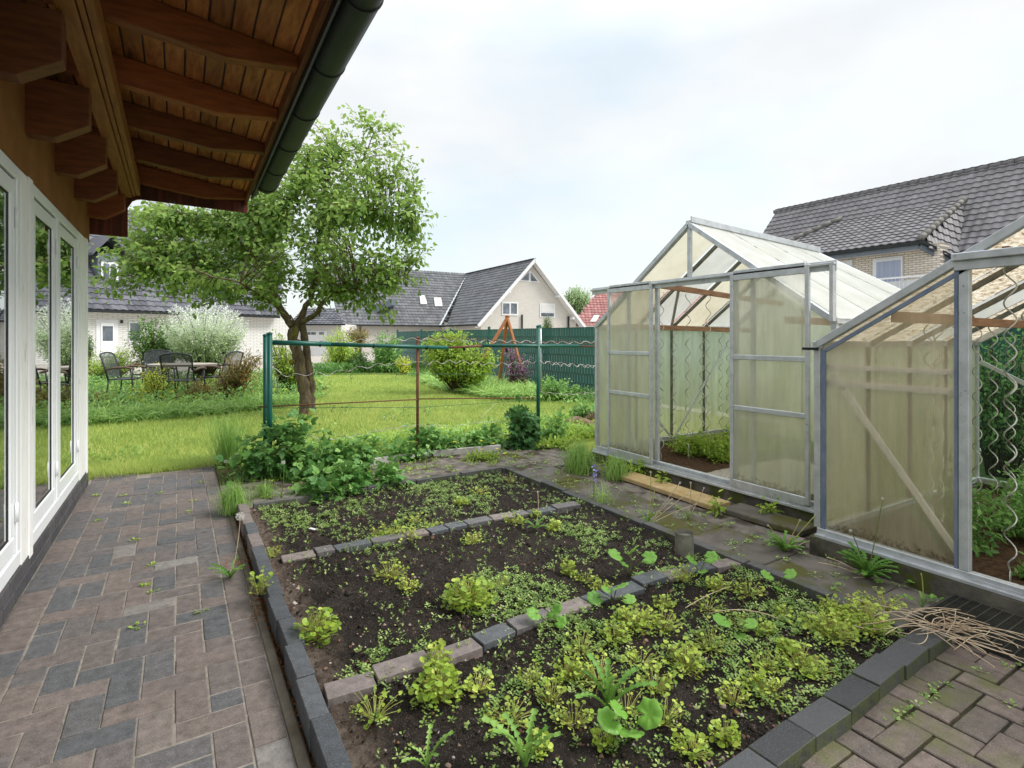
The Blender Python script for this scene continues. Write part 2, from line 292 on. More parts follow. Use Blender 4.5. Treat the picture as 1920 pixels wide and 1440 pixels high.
M['lawnbase'] = nmat('lawn_ground', (.20, .26, .045), (.38, .41, .10), 2.5, .95, .1, .6, 120, bd=.02, spots=(1.6, (.44, .38, .17), .60))
M['ground'] = nmat('distant_ground', (.07, .12, .03), (.12, .16, .05), .3, .95, .1, 0)
M['litter'] = nmat('bed_ground', (.035, .035, .015), (.09, .10, .03), 9, .95, .1, .8, 70, bd=.02, spots=(5, (.2, .13, .07), .62))
M['chair'] = nmat('anthracite_chair_frame', (.03, .032, .038), (.045, .048, .055), 9, .45, .4, 0)
def meshm():
    t = NT('chair_mesh'); b = t.bsdf((.07, .075, .085), .6, .3); tr = t.n('ShaderNodeBsdfTransparent')
    return t.done(t.mixs(.35, b, tr.outputs[0]))
M['chairmesh'] = meshm()
M['tabletop'] = nmat('stone_tabletop', (.34, .29, .25), (.48, .42, .36), 20, .5, .4, .1, 60)
M['armwood'] = nmat('brown_armrest', (.11, .07, .05), (.17, .11, .08), 12, .5, .3, 0)
M['rock'] = nmat('brown_rock', (.12, .075, .045), (.36, .26, .18), 7, .9, .2, .8, 30, bd=.03)
M['pot'] = nmat('grey_metal_can', (.2, .19, .15), (.33, .31, .26), 18, .6, .4, .3, 60, metal=.2, spots=(16, (.16, .08, .04), .62))
M['grate'] = nmat('dark_grate', (.02, .02, .018), (.045, .043, .035), 15, .6, .4, .2, 80)
M['basalt'] = nmat('white_paper_scrap', (.7, .7, .7), (.8, .8, .8), 3, .8, .2, 0)

# ------------------------------------------------------------------ object plumbing
COL = sc.collection; ORG = {}
def tag(o, label=None, cat=None, group=None, kind=None):
    if label: o['label'] = label
    if cat: o['category'] = cat
    if group: o['group'] = group
    if kind: o['kind'] = kind
    return o
def empty(name, loc, label, cat, group=None):
    o = bpy.data.objects.new(name, None); COL.objects.link(o); o.location = loc; o.empty_display_size = .1
    ORG[o.name] = Vector(loc); return tag(o, label, cat, group)
def link(name, me, parent=None, loc=None):
    o = bpy.data.objects.new(name, me); COL.objects.link(o)
    if parent is not None: o.parent = parent; ORG[o.name] = ORG[parent.name]
    else:
        o.location = loc if loc is not None else (0, 0, 0); ORG[o.name] = Vector(o.location)
    return o
class MB:
    def __init__(s): s.v = []; s.f = []; s.a = []; s.mi = []; s.cur = 0
    def add(s, vs, fs, a=.5, mi=0):
        b = len(s.v); s.v += [tuple(x) for x in vs]; s.f += [[b+i for i in q] for q in fs]; s.a += [a]*len(vs); s.mi += [mi]*len(fs); return s
    def box(s, c, d, rz=0, a=.5, mi=0, rot=None):
        x, y, z = d[0]/2, d[1]/2, d[2]/2; cr, sr = math.cos(rz), math.sin(rz); vs = []
        for k in (-1, 1):
            for i, j in ((-1, -1), (1, -1), (1, 1), (-1, 1)):
                p = Vector((i*x, j*y, k*z))
                if rot: p = rot @ p
                else: p = Vector((p.x*cr-p.y*sr, p.x*sr+p.y*cr, p.z))
                vs.append((c[0]+p.x, c[1]+p.y, c[2]+p.z))
        return s.add(vs, [(0, 3, 2, 1), (4, 5, 6, 7), (0, 1, 5, 4), (1, 2, 6, 5), (2, 3, 7, 6), (3, 0, 4, 7)], a, mi)
    def bb(s, x0, x1, y0, y1, z0, z1, a=.5, mi=0): return s.box(((x0+x1)/2, (y0+y1)/2, (z0+z1)/2), (x1-x0, y1-y0, z1-z0), 0, a, mi)
    def beam(s, p0, p1, wd, ht, up=(0, 0, 1), a=.5, mi=0):
        """bar from p0 to p1; wd across, ht along 'up'"""
        p0, p1 = Vector(p0), Vector(p1); d = (p1-p0).normalized(); up = Vector(up); sd_ = d.cross(up)
        if sd_.length < 1e-4: sd_ = d.cross(Vector((1, 0, 0)))
        sd_.normalize(); u = sd_.cross(d).normalized(); vs = []
        for p in (p0, p1):
            for i, j in ((-1, -1), (1, -1), (1, 1), (-1, 1)): vs.append(p+sd_*(i*wd/2)+u*(j*ht/2))
        return s.add(vs, [(0, 1, 2, 3), (7, 6, 5, 4), (0, 4, 5, 1), (1, 5, 6, 2), (2, 6, 7, 3), (3, 7, 4, 0)], a, mi)
    def tube(s, pts, r, n=8, a=.5, mi=0, cap=True):
        pts = [Vector(p) for p in pts]; m = len(pts); rr = r if hasattr(r, '__len__') else [r]*m
        prev = None; vs = []
        for i, p in enumerate(pts):
            d = (pts[min(i+1, m-1)]-pts[max(i-1, 0)])
            if d.length < 1e-9: d = Vector((0, 0, 1))
            d.normalize()
            if prev is None:
                x = d.cross(Vector((0, 0, 1)))
                if x.length < .05: x = d.cross(Vector((1, 0, 0)))
            else: x = prev-d*prev.dot(d)
            x.normalize(); prev = x; y = d.cross(x)
            for k in range(n):
                t = 2*math.pi*k/n; vs.append(p+(x*math.cos(t)+y*math.sin(t))*rr[i])
        fs = [(i*n+k, i*n+(k+1) % n, (i+1)*n+(k+1) % n, (i+1)*n+k) for i in range(m-1) for k in range(n)]
        if cap: fs += [tuple(range(n-1, -1, -1)), tuple((m-1)*n+k for k in range(n))]
        return s.add(vs, fs, a, mi)
    def prism(s, poly_, axis, t0, t1, a=.5, mi=0):
        """extrude 2-D polygon along axis; poly coords are the other two axes in order"""
        def P(q, t): return (t, q[0], q[1]) if axis == 'X' else ((q[0], t, q[1]) if axis == 'Y' else (q[0], q[1], t))
        n = len(poly_); vs = [P(q, t0) for q in poly_]+[P(q, t1) for q in poly_]
        return s.add(vs, [tuple(range(n)), tuple(range(2*n-1, n-1, -1))]+[(i, (i+1) % n, n+(i+1) % n, n+i) for i in range(n)], a, mi)
    def build(s, name, mats, parent=None, loc=None, bev=0, smooth=False, seg=1):
        off = ORG[parent.name] if parent is not None else Vector(loc if loc is not None else (0, 0, 0))
        me = bpy.data.meshes.new(name); me.from_pydata([(x-off[0], y-off[1], z-off[2]) for x, y, z in s.v], [], s.f)
        at = me.attributes.new('v', 'FLOAT', 'POINT'); at.data.foreach_set('value', np.array(s.a, dtype=np.float32))
        for m in (mats if isinstance(mats, (list, tuple)) else [mats]): me.materials.append(m)
        me.polygons.foreach_set('material_index', s.mi)
        import bmesh
        bm = bmesh.new(); bm.from_mesh(me); bmesh.ops.recalc_face_normals(bm, faces=bm.faces)
        if bev:
            bmesh.ops.bevel(bm, geom=list(bm.edges), offset=bev, segments=seg, affect='EDGES', clamp_overlap=True)
        bm.to_mesh(me); bm.free()
        if smooth: me.polygons.foreach_set('use_smooth', [True]*len(me.polygons))
        return link(name, me, parent, loc)

# ------------------------------------------------------------------ foliage machinery (numpy)
def nrm(a): return a/np.maximum(np.linalg.norm(a, axis=-1, keepdims=True), 1e-9)
class LF:
    """many small leaves -> one mesh"""
    def __init__(s): s.V = []; s.A = []; s.L = []; s.T = []; s.n = 0; s.M = []
    def put(s, tpl, P, D, U, S, a, mi=0):
        tv, tf = tpl; tv = np.array(tv, float); P = np.atleast_2d(P); n = len(P); k = len(tv)
        D = nrm(np.broadcast_to(D, (n, 3)).astype(float)); U = np.broadcast_to(U, (n, 3)).astype(float)
        X = nrm(np.cross(D, U)+1e-6); Z = np.cross(X, D); S = np.broadcast_to(np.asarray(S, float), (n,)).reshape(n, 1, 1)
        V = P[:, None, :]+S*(tv[None, :, 0:1]*X[:, None]+tv[None, :, 1:2]*D[:, None]+tv[None, :, 2:3]*Z[:, None])
        s.V.append(V.reshape(-1, 3)); s.A.append(np.repeat(np.clip(np.broadcast_to(a, (n,)), 0, 1), k))
        base = (np.arange(n)*k+s.n)
        for q in tf:
            s.L.append((base[:, None]+np.array(q)[None, :]).reshape(-1)); s.T.append(np.full(n, len(q))); s.M.append(np.full(n, mi))
        s.n += n*k; return s
    def putmb(s, mb, mi=0):
        s.V.append(np.array(mb.v, float)); s.A.append(np.array(mb.a, float))
        for q in mb.f: s.L.append(np.array(q)+s.n); s.T.append(np.array([len(q)])); s.M.append(np.array([mi]))
        s.n += len(mb.v)
    def build(s, name, mats, parent=None, loc=None):
        off = ORG[parent.name] if parent is not None else Vector(loc if loc is not None else (0, 0, 0))
        V = np.concatenate(s.V)-np.array(off)[None]; Lp = np.concatenate(s.L).astype(np.int32); T = np.concatenate(s.T).astype(np.int32)
        me = bpy.data.meshes.new(name); me.vertices.add(len(V)); me.vertices.foreach_set('co', V.astype(np.float32).ravel())
        me.loops.add(len(Lp)); me.loops.foreach_set('vertex_index', Lp)
        me.polygons.add(len(T)); st = np.concatenate([[0], np.cumsum(T)[:-1]]).astype(np.int32)
        me.polygons.foreach_set('loop_start', st); me.polygons.foreach_set('loop_total', T)
        for m in (mats if isinstance(mats, (list, tuple)) else [mats]): me.materials.append(m)
        me.polygons.foreach_set('material_index', np.concatenate(s.M).astype(np.int32))
        me.update(calc_edges=True)
        at = me.attributes.new('v', 'FLOAT', 'POINT'); at.data.foreach_set('value', np.concatenate(s.A).astype(np.float32))
        return link(name, me, parent, loc)
# leaf templates: axis +y, width x, up z, unit length
T_SIMPLE = ([(0, 0, 0), (-.22, .35, .05), (0, .4, -.03), (.22, .35, .05), (-.16, .72, .03), (0, .72, -.05), (.16, .72, .03), (0, 1, -.12)],
            [(0, 2, 1), (0, 3, 2), (1, 2, 5, 4), (2, 3, 6, 5), (4, 5, 7), (5, 6, 7)])
T_TREE = ([(x*1.35, y, z) for x, y, z in T_SIMPLE[0]], T_SIMPLE[1])
T_TINY = ([(0, 0, 0), (-.25, .5, .04), (0, 1, -.05), (.25, .5, .04)], [(0, 3, 2, 1)])
T_OVAL = ([(0, 0, 0), (-.3, .3, .05), (-.3, .7, .04), (0, 1, -.08), (.3, .7, .04), (.3, .3, .05), (0, .5, -.03)],
          [(0, 6, 1), (1, 6, 2), (2, 6, 3), (3, 6, 4), (4, 6, 5), (5, 6, 0)])
def round_leaf(n=10, cup=.12, notch=True, wav=.0, rad=.5):
    vs = [(0, .5, -cup)]
    for k in range(n):
        t = 2*math.pi*k/n-math.pi/2; r = rad*(1+wav*(1 if k % 2 else -1)); r *= (.45 if (notch and k == 0) else 1)
        vs.append((math.cos(t)*r, .5+math.sin(t)*r, wav*.4*(1 if k % 2 else -1)))
    return vs, [(0, 1+(k), 1+(k+1) % n) for k in range(n)]
T_ROUND = round_leaf(9, .07)
def mallow_leaf(n=24):
    vs = [(0, .5, -.10)]
    for rad in (.24, .42, .52):
        for k in range(n):
            t = 2*math.pi*k/n-math.pi/2; w_ = math.cos(t*7+math.pi/2); r = rad*(1+(.07*w_ if rad > .3 else 0)); r *= (.45 if k == 0 else (.8 if k in (1, n-1) else 1))
            z = (-.02 if rad < .3 else (.02 if rad < .5 else -.03))+.035*math.cos(t*7+1)*rad*2
            vs.append((math.cos(t)*r, .5+math.sin(t)*r, z-.12*max(0, math.sin(t))*rad))
    fs = [(0, 1+k, 1+(k+1) % n) for k in range(n)]
    for q in (0, 1): fs += [(1+q*n+k, 1+(q+1)*n+k, 1+(q+1)*n+(k+1) % n, 1+q*n+(k+1) % n) for k in range(n)]
    return vs, fs
T_MALLOW = mallow_leaf()
def lobed(scale_side=.75):                       # toothed three-leaflet raspberry leaf
    vs, fs = [], []
    def leaflet(ox, oy, ang, ln, wd):
        b = len(vs); ca, sa = math.cos(ang), math.sin(ang)
        prof = [(0, 0), (.13, .10), (.24, .34), (.20, .37), (.29, .52), (.23, .56), (.25, .70), (.16, .75), (.12, .88), (0, 1.05)]
        def tr(x, y, z): vs.append((ox+(x*ca-y*sa)*ln, oy+(x*sa+y*ca)*ln, z*ln))
        for x, y in prof: tr(-x*wd, y, .06*(x > 0)-.10*y*y)
        for x, y in prof: tr(x*wd, y, .06*(x > 0)-.10*y*y)
        for x, y in prof: tr(0, y, -.02-.10*y*y)
        n = len(prof)
        for i in range(n-1):
            fs.append((b+i, b+i+1, b+2*n+i+1, b+2*n+i)); fs.append((b+2*n+i, b+2*n+i+1, b+n+i+1, b+n+i))
    leaflet(0, .25, 0, .75, 1.35); leaflet(0, .22, .95, .6*scale_side/.75, 1.3); leaflet(0, .22, -.95, .6*scale_side/.75, 1.3)
    return vs, fs
T_RASP = lobed()
def palm_lobed():                                # currant leaf: 3-5 lobes, toothed
    vs = [(0, .12, 0)]; pts = []
    for ang, r in ((-2.3, .30), (-1.9, .44), (-1.45, .52), (-1.2, .36), (-.85, .62), (-.6, .66), (-.35, .42), (-.12, .80), (0, .92), (.12, .80), (.35, .42), (.6, .66), (.85, .62), (1.2, .36), (1.45, .52), (1.9, .44), (2.3, .30)):
        pts.append((math.sin(ang)*r, .12+math.cos(ang)*r, -.18*r*r+(.03 if r > .5 else 0)))
    vs += pts; return vs, [(0, i+2, i+1) for i in range(len(pts)-1)]
T_PALM = palm_lobed()
def dandelion():
    vs, fs = [], []; n = 17
    for i in range(n+1):
        t = i/n; wd = (.018+.062*t**.7*(1-.2*t)) if i < n else .008
        wd *= (1.5 if i % 2 else .45) if 0 < i < n-2 else 1
        yy = t-(0.045 if i % 2 else 0); z = .28*math.sin(t*2.3)
        vs += [(-wd, yy, z+.03), (0, t, z-.01), (wd, yy, z+.03)]
    for i in range(n):
        b = i*3; fs += [(b, b+1, b+4, b+3), (b+1, b+2, b+5, b+4)]
    return vs, fs
T_DAND = dandelion()
def blade(bend, wd=.03, k=4):
    vs, fs = [], []
    for i in range(k+1):
        t = i/k; x = wd*(1-t**2)+.001; y = t*math.cos(bend*t); z = t*math.sin(bend*t)
        vs += [(-x, y, -z), (x, y, -z)]
    return vs, [(2*i, 2*i+1, 2*i+3, 2*i+2) for i in range(k)]
T_BL = [blade(.3), blade(.9), blade(1.5)]
T_LAWN = ([(-.09, 0, 0), (.09, 0, 0), (.01, 1, .25)], [(0, 1, 2)])
def rdir(n, zlo=-1, zhi=1):
    z = RS.uniform(zlo, zhi, n); t = RS.uniform(0, 2*np.pi, n); r = np.sqrt(1-z*z)
    return np.stack([r*np.cos(t), r*np.sin(t), z], 1)
def leaf_dirs(P, center, n, out=.6, droop=.25):
    o = nrm(P-center); d = nrm(rdir(n)+o*out+np.array([0, 0, -droop])); u = nrm(rdir(n)*.7+np.array([0, 0, 1.0])+o*.3); return d, u
def blob_targets(blobs, n, hollow=.45):
    vol = np.array([b[3]*b[4]*b[5] for b in blobs])**.75; pick = RS.choice(len(blobs), n, p=vol/vol.sum()); B = np.array([b[:6] for b in blobs])[pick]
    return B[:, :3]+rdir(n)*(RS.uniform(0, 1, n)**hollow)[:, None]*B[:, 3:6], B[:, :3]
def bez(a, b, c, k):
    t = np.linspace(0, 1, k)[:, None]; return (1-t)**2*a+2*t*(1-t)*b+t*t*c
def shrub(name, label, cat, base, blobs, targets, per, tpl, size, mat, stem='twig', group=None, spread=.09, sr=.006, zone=(.45, 1.08), tone=None, hollow=.45, stemname='stem', leafname='foliage', up=.0, ground=0.0, stems=1.0, extra=None):
    base = Vector(base); root = empty(name, base, label, cat, group)
    T, C = blob_targets(blobs, targets, hollow); T[:, 2] = np.maximum(T[:, 2], base.z+ground+.02)
    lf = LF(); mb = MB(); b0 = np.array(base); ctr = np.array([bb_[:3] for bb_ in blobs]).mean(0)
    for i in range(len(T)):
        st = b0+np.array([*(RS.uniform(-1, 1, 2)*spread), 0]); mid = st*.45+T[i]*.55+np.array([*(RS.uniform(-1, 1, 2)*.05), .12*np.linalg.norm(T[i]-st)])
        C3 = bez(st, mid, T[i], 7)
        if RS.rand() < stems: mb.tube(C3, [sr*(1-.75*k/6) for k in range(7)], 4, cap=False)
        m = max(1, int(per*RS.uniform(.7, 1.3))); t = RS.uniform(zone[0], zone[1], m)
        idx = np.clip(t, 0, 1)*6; i0 = np.minimum(idx.astype(int), 5); fr = (idx-i0)[:, None]
        P = C3[i0]*(1-fr)+C3[i0+1]*fr+RS.normal(0, 1, (m, 3))*size*.45
        P[:, 2] = np.maximum(P[:, 2], base.z+.01)
        d, u = leaf_dirs(P, ctr, m, .8, .15-up); S = size*RS.uniform(.55, 1.2, m)
        v = RS.normal(.45, .2, m)+(RS.rand()-.5)*.35
        if tone is not None: v = v+tone(P)
        lf.put(tpl, P, d, u, S, v)
    if extra: extra(lf)
    if mb.v: mb.build(stemname, M[stem], root, smooth=True)
    lf.build(leafname, M[mat] if isinstance(mat, str) else [M[q] for q in mat], root); return root

# ================================================================== GROUND AND PAVING
def sheet(name, x0, x1, y0, y1, z, m, kind='structure', nx=1, ny=1, f=None):
    mb = MB(); xs = np.linspace(x0, x1, nx+1); ys = np.linspace(y0, y1, ny+1)
    vs = [(x, y, z+(f(x, y) if f else 0)) for y in ys for x in xs]
    fs = [(j*(nx+1)+i, j*(nx+1)+i+1, (j+1)*(nx+1)+i+1, (j+1)*(nx+1)+i) for j in range(ny) for i in range(nx)]
    mb.add(vs, fs); o = mb.build(name, m, smooth=nx > 1); tag(o, kind=kind); return o
sheet('ground', -900, 900, -900, 1500, -.06, M['ground'])
def lawn_h(x, y): return .025*mnoise.noise(Vector((x*.6, y*.6, 0)))-.012
sheet('lawn', -14, 7.35, 4.0, 19.2, -.008, M['lawnbase'], nx=60, ny=50, f=lawn_h)
sheet('driveway', -60, 60, 19.2, 70, -.03, M['drive'])
sheet('road_verge', 7.45, 60, -20, 19.2, -.03, M['drive'])

def pavers(name, regions, z, mat, jm, L_=.2026, gap=.0052, jit=.0013, hb=None, seed=3, edge=None):
    """herringbone field as one mesh of bevelled bricks; hb=(x0,x1,y0,y1,ox,oy), regions = list of runs of stretcher bricks"""
    rr = random.Random(seed); Wd = L_/2; mb = MB(); br = []
    if hb:
        x0, x1, y0, y1 = hb; ni = int((x1-x0)/Wd)+4; nj = int((y1-y0)/Wd)+4
        for i in range(-2, ni):
            for j in range(-2, nj):
                if (i-j) % 4 == 0: br.append((x0+i*Wd, x0+(i+2)*Wd, y0+j*Wd, y0+(j+1)*Wd, x0, x1, y0, y1))
                elif (i-j) % 4 == 3: br.append((x0+i*Wd, x0+(i+1)*Wd, y0+j*Wd, y0+(j+2)*Wd, x0, x1, y0, y1))
    for (rx0, rx1, ry0, ry1, l) in regions:
        y = ry0
        while y < ry1: br.append((rx0, rx1, y, y+l, rx0, rx1, ry0, ry1)); y += l
    for a0, a1, b0, b1, cx0, cx1, cy0, cy1 in br:
        a0, a1, b0, b1 = max(a0, cx0), min(a1, cx1), max(b0, cy0), min(b1, cy1)
        if a1-a0 < .02 or b1-b0 < .02: continue
        if edge and not edge((a0+a1)/2, (b0+b1)/2, rr): continue
        g = gap/2; v = rr.random()
        c = ((a0+a1)/2+rr.uniform(-jit, jit), (b0+b1)/2+rr.uniform(-jit, jit), z-.02+rr.uniform(-.0025, .0025))
        mb.box(c, (a1-a0-gap, b1-b0-gap, .04), rr.uniform(-.008, .008), v)
    o = mb.build(name, M[mat], bev=.003); return o
def edgeL(x, y, rr): return y < 5.95+.12*math.sin(x*9)+rr.uniform(-.06, .1)
patio = pavers('patio_paving', [(-.645, -.519, -3, 6.2, .2026), (.19, .29, -3, 6.2, .172)], .0, 'paver', 'joint', hb=(-.519, .1902, -3, 6.2), edge=edgeL); tag(patio, kind='structure')
sheet('paving_joints', -.66, .292, -3, 5.98, -.0035, M['joint'], nx=4, ny=30)
pav2 = pavers('garden_paving', [], .045, 'paver_old', 'joint_dark', L_=.185, gap=.008, jit=.003, hb=(.46, 4.6, -2.4, .955), seed=9); tag(pav2, kind='structure')
sheet('dark_paving_joints', .44, 4.6, -2.4, .95, .036, M['joint_dark'])
# sandy concrete channel between patio and bed
mb = MB(); mb.bb(.294, .330, -3, 4.30, -.04, .004); o = mb.build('concrete_channel', M['conc'], bev=.006); tag(o, kind='structure')
mb = MB(); mb.bb(.329, .345, -3, 4.3, -.05, -.012); o = mb.build('dirt_gap', M['mulch']); tag(o, kind='structure')
# path between the bed and the greenhouses: weathered slabs
mb = MB(); rr = random.Random(4); y = .9; k = 0
while y < 5.2:
    l = rr.choice([.42, .5, .5]); mb.bb(2.555, 3.02, y+.004, y+l-.004, -.04, .016+rr.uniform(-.004, .004), rr.random()); y += l
o = mb.build('garden_path', M['slab'], bev=.005); tag(o, kind='structure')
def gh(x, y): return .012*mnoise.noise(Vector((x*7, y*7, 2)))
sheet('path_dirt', 2.53, 3.62, .98, 5.3, .004, M['grit'], nx=30, ny=90, f=gh)
sheet('dirt_path', .40, 3.3, 4.22, 5.2, .016, M['grit'], nx=50, ny=20, f=gh)
sheet('raspberry_bed', .293, 3.7, 5.14, 6.0, .02, M['litter'], nx=30, ny=10, f=gh)
sheet('dirt_corner', .293, .46, 4.25, 5.2, .008, M['grit'])
# soil
def soil_h(x, y):
    p = Vector((x*3.1, y*3.1, 5)); h = .02*mnoise.noise(p)+.014*mnoise.noise(p*4)+.011*mnoise.noise(p*14)+.008*mnoise.noise(p*37)
    for yd in (1.86, 3.07): h += .012*math.exp(-((y-yd)/.08)**2)
    return h
SZ = .045
def soil_obj():
    mb = MB(); nx, ny = 230, 350; xs = np.linspace(.35, 2.53, nx+1); ys = np.linspace(.95, 4.22, ny+1); vs = []; at = []
    for y in ys:
        for x in xs:
            vs.append((x, y, SZ+soil_h(x, y)))
            e = (x-.42)/.11+.45*mnoise.noise(Vector((x*6, y*6, 1)))+.35*mnoise.noise(Vector((x*25, y*25, 1))); at.append(max(0, min(1, 1.15-e)))
    fs = [(j*(nx+1)+i, j*(nx+1)+i+1, (j+1)*(nx+1)+i+1, (j+1)*(nx+1)+i) for j in range(ny) for i in range(nx)]
    mb.v = vs; mb.f = fs; mb.a = at; mb.mi = [0]*len(fs)
    return tag(mb.build('soil', M['soil'], smooth=True), kind='structure')
soil_obj()
sheet('soil_front', .42, 2.5, -.5, 1.0, .0, M['soil'])
# soil crumbs and grit
lf = LF(); T_CR = ([(-.5, -.4, 0), (.5, -.5, 0), (.1, .6, 0), (0, 0, .6)], [(0, 1, 3), (1, 2, 3), (2, 0, 3)])
n = 16000; P = np.stack([RS.uniform(.43, 2.46, n), .98+3.2*RS.uniform(0, 1, n)**1.4, np.zeros(n)], 1); P[:, 2] = [SZ+soil_h(a, b)-.001 for a, b in P[:, :2]]
lf.put(T_CR, P, rdir(n, -.1, .1), np.array([0, 0, 1.0]), RS.gamma(2, .0025, n)+.002, RS.uniform(0, 1, n)**1.3)
tag(lf.build('soil_crumbs', M['crumb']), kind='stuff')
T_LUMP = ([(0, 0, -.3)]+[(.5*math.cos(a)*(1+.2*math.sin(3*a)), .5*math.sin(a), .0) for a in np.linspace(0, 5.5, 8)]+[(.33*math.cos(a), .33*math.sin(a)*(1+.2*math.cos(2*a)), .27) for a in np.linspace(0, 5.5, 8)]+[(0, 0, .36)],
          [(0, 1+(k+1) % 8, 1+k) for k in range(8)]+[(1+k, 1+(k+1) % 8, 9+(k+1) % 8, 9+k) for k in range(8)]+[(17, 9+k, 9+(k+1) % 8) for k in range(8)])
n = 1500; P = np.stack([RS.uniform(.44, 2.46, n), .98+3.2*RS.uniform(0, 1, n)**1.3, np.zeros(n)], 1); P[:, 2] = [SZ+soil_h(a, b) for a, b in P[:, :2]]; lf = LF()
lf.put(T_LUMP, P, rdir(n, -.2, .2), nrm(rdir(n)*.3+np.array([0, 0, 1.0])), RS.gamma(2.2, .0035, n)+.006, np.where(RS.rand(n) < .12, RS.uniform(.8, 1, n), RS.uniform(0, .6, n)))
tag(lf.build('soil_clods', M['crumb']), kind='stuff')
# ------------------------------------------------------------------ edging blocks and divider bricks: each a thing
ORD = ['first', 'second', 'third', 'fourth', 'fifth', 'sixth', 'seventh', 'eighth', 'ninth', 'tenth', 'eleventh', 'twelfth', 'thirteenth', 'fourteenth', 'fifteenth', 'sixteenth', 'seventeenth', 'eighteenth', 'nineteenth', 'twentieth']
def block(name, c, d, rz, m, label, group, tilt=0, a=None, bev=.0022):
    mb = MB(); mb.box((0, 0, -d[2]/2), d, 0, random.random() if a is None else a)
    o = mb.build(name, M[m], bev=bev); o.location = c; o.rotation_euler = (tilt, random.uniform(-.01, .01), rz); ORG[o.name] = Vector(c)
    return tag(o, label, 'edging block', group)
y = 1.28; i = 7
while y < 4.12:                                                  # left kerb: dark blocks on edge, each a little out of line
    l = .225; yc = y+l/2; red = (i in (18, 19, 20) or i == 16)
    block('edging_block', (.371+random.uniform(-.006, .006), yc, .092+random.uniform(-.005, .004)), (.060, l-.003, .13), random.uniform(-.02, .02), 'kerb',
          ('reddish' if red else 'anthracite')+' kerb block between patio and soil bed, '+ORD[i-7]+' from the bottom of the picture', 'anthracite kerb blocks between patio and bed', a=random.uniform(.75, 1) if red else random.uniform(0, .62)); y += l; i += 1
x = .96
for i in range(8):                                              # near row: black wet blocks, staggered
    xc = x+.1; yc = .925+.035*i*.25+random.uniform(-.008, .008); xr = .035
    block('edging_block', (xc, yc-.01, .097+random.uniform(-.004, .004)), (.194, .088, .14), xr+random.uniform(-.03, .03), 'kerb_wet',
          'wet black moss-sided block in front of the soil bed, '+ORD[7-i]+' from the right end', 'wet black blocks along the near edge of the bed'); x += .2
y = 1.06; i = 0
while y < 4.15:                                                  # right edge: long thin mossy edging stones
    l = .42 if i % 3 else .3; l = min(l, 4.2-y)
    block('edging_stone', (2.505+random.uniform(-.008, .008), y+l/2, .083+random.uniform(-.006, .004)), (.062, l-.008, .13), random.uniform(-.012, .012), 'kerb_moss',
          'mossy edging stone between soil bed and greenhouse path, '+ORD[i]+' from its near end', 'mossy edging stones along the greenhouse path'); y += l; i += 1
x = .44; i = 0
while x < 2.5:
    l = .4; l = min(l, 2.54-x)
    block('edging_stone', (x+l/2, 4.20+random.uniform(-.008, .008), .085+random.uniform(-.006, .006)), (l-.008, .055, .13), random.uniform(-.012, .012), 'kerb_moss',
          'mossy edging stone at the far end of the soil bed, '+ORD[i]+' from the left', 'mossy edging stones at the far end of the bed'); x += l; i += 1
def divider(pts, cols, label, group, names):
    P = [Vector(G(*p, .085)) for p in pts]; i = 0; seg = 0; pos = P[0].copy(); k = 0
    tot = sum((P[j+1]-P[j]).length for j in range(len(P)-1)); s = 0
    def along(t):
        for j in range(len(P)-1):
            l = (P[j+1]-P[j]).length
            if t <= l or j == len(P)-2: return P[j]+(P[j+1]-P[j])*(t/l), P[j+1]-P[j]
            t -= l
    while s < tot-.06:
        l = cols[k % len(cols)][0]; p, d = along(s+l/2); a = cols[k % len(cols)][1]
        ang = math.atan2(d.y, d.x)+random.uniform(-.05, .05)
        block('divider_brick', (p.x, p.y+random.uniform(-.008, .008), .080+random.uniform(-.007, .005)), (l-.006, .086, .065), ang, 'kerb', label+', '+ORD[k]+' from the left', group, tilt=random.uniform(-.05, .05), a=a)
        s += l+.002; k += 1
divider([(608, 1292), (800, 1232), (960, 1172), (1100, 1122), (1240, 1074), (1352, 1052)], [(.165, .86), (.2, .9), (.2, .84), (.16, .5), (.19, .72), (.2, .95), (.12, .3), (.2, .5), (.17, .55), (.12, .9), (.18, .3), (.2, .96)],
        'flat paver in the nearer divider row', 'pavers of the nearer divider row', None)
divider([(527, 1044), (680, 1014), (800, 992), (900, 972), (1000, 955), (1094, 938)], [(.17, .95), (.1, .7), (.2, .45), (.2, .7), (.14, .92), (.12, .6), (.13, .6), (.18, .66)],
        'flat paver in the farther divider row', 'pavers of the farther divider row', None)
# white boards edging the raspberry bed
for (a, b, lab) in [((462, 905), (514, 893), 'short grey-white board on the ground left of the raspberry stems'), ((592, 893), (812, 858), 'long dirty white edging board under the raspberry leaves'), ((812, 860), (938, 848), 'white edging board by the yellow flowers, half hidden by leaves')]:
    mb = MB(); p, q = G(*a), G(*b); mb.beam(p+Vector((0, 0, .045)), q+Vector((0, 0, .045)), .03, .075); tag(mb.build('edging_board', M['white_dirty'], loc=p, bev=.003), lab, 'board', 'white boards edging the raspberry bed')

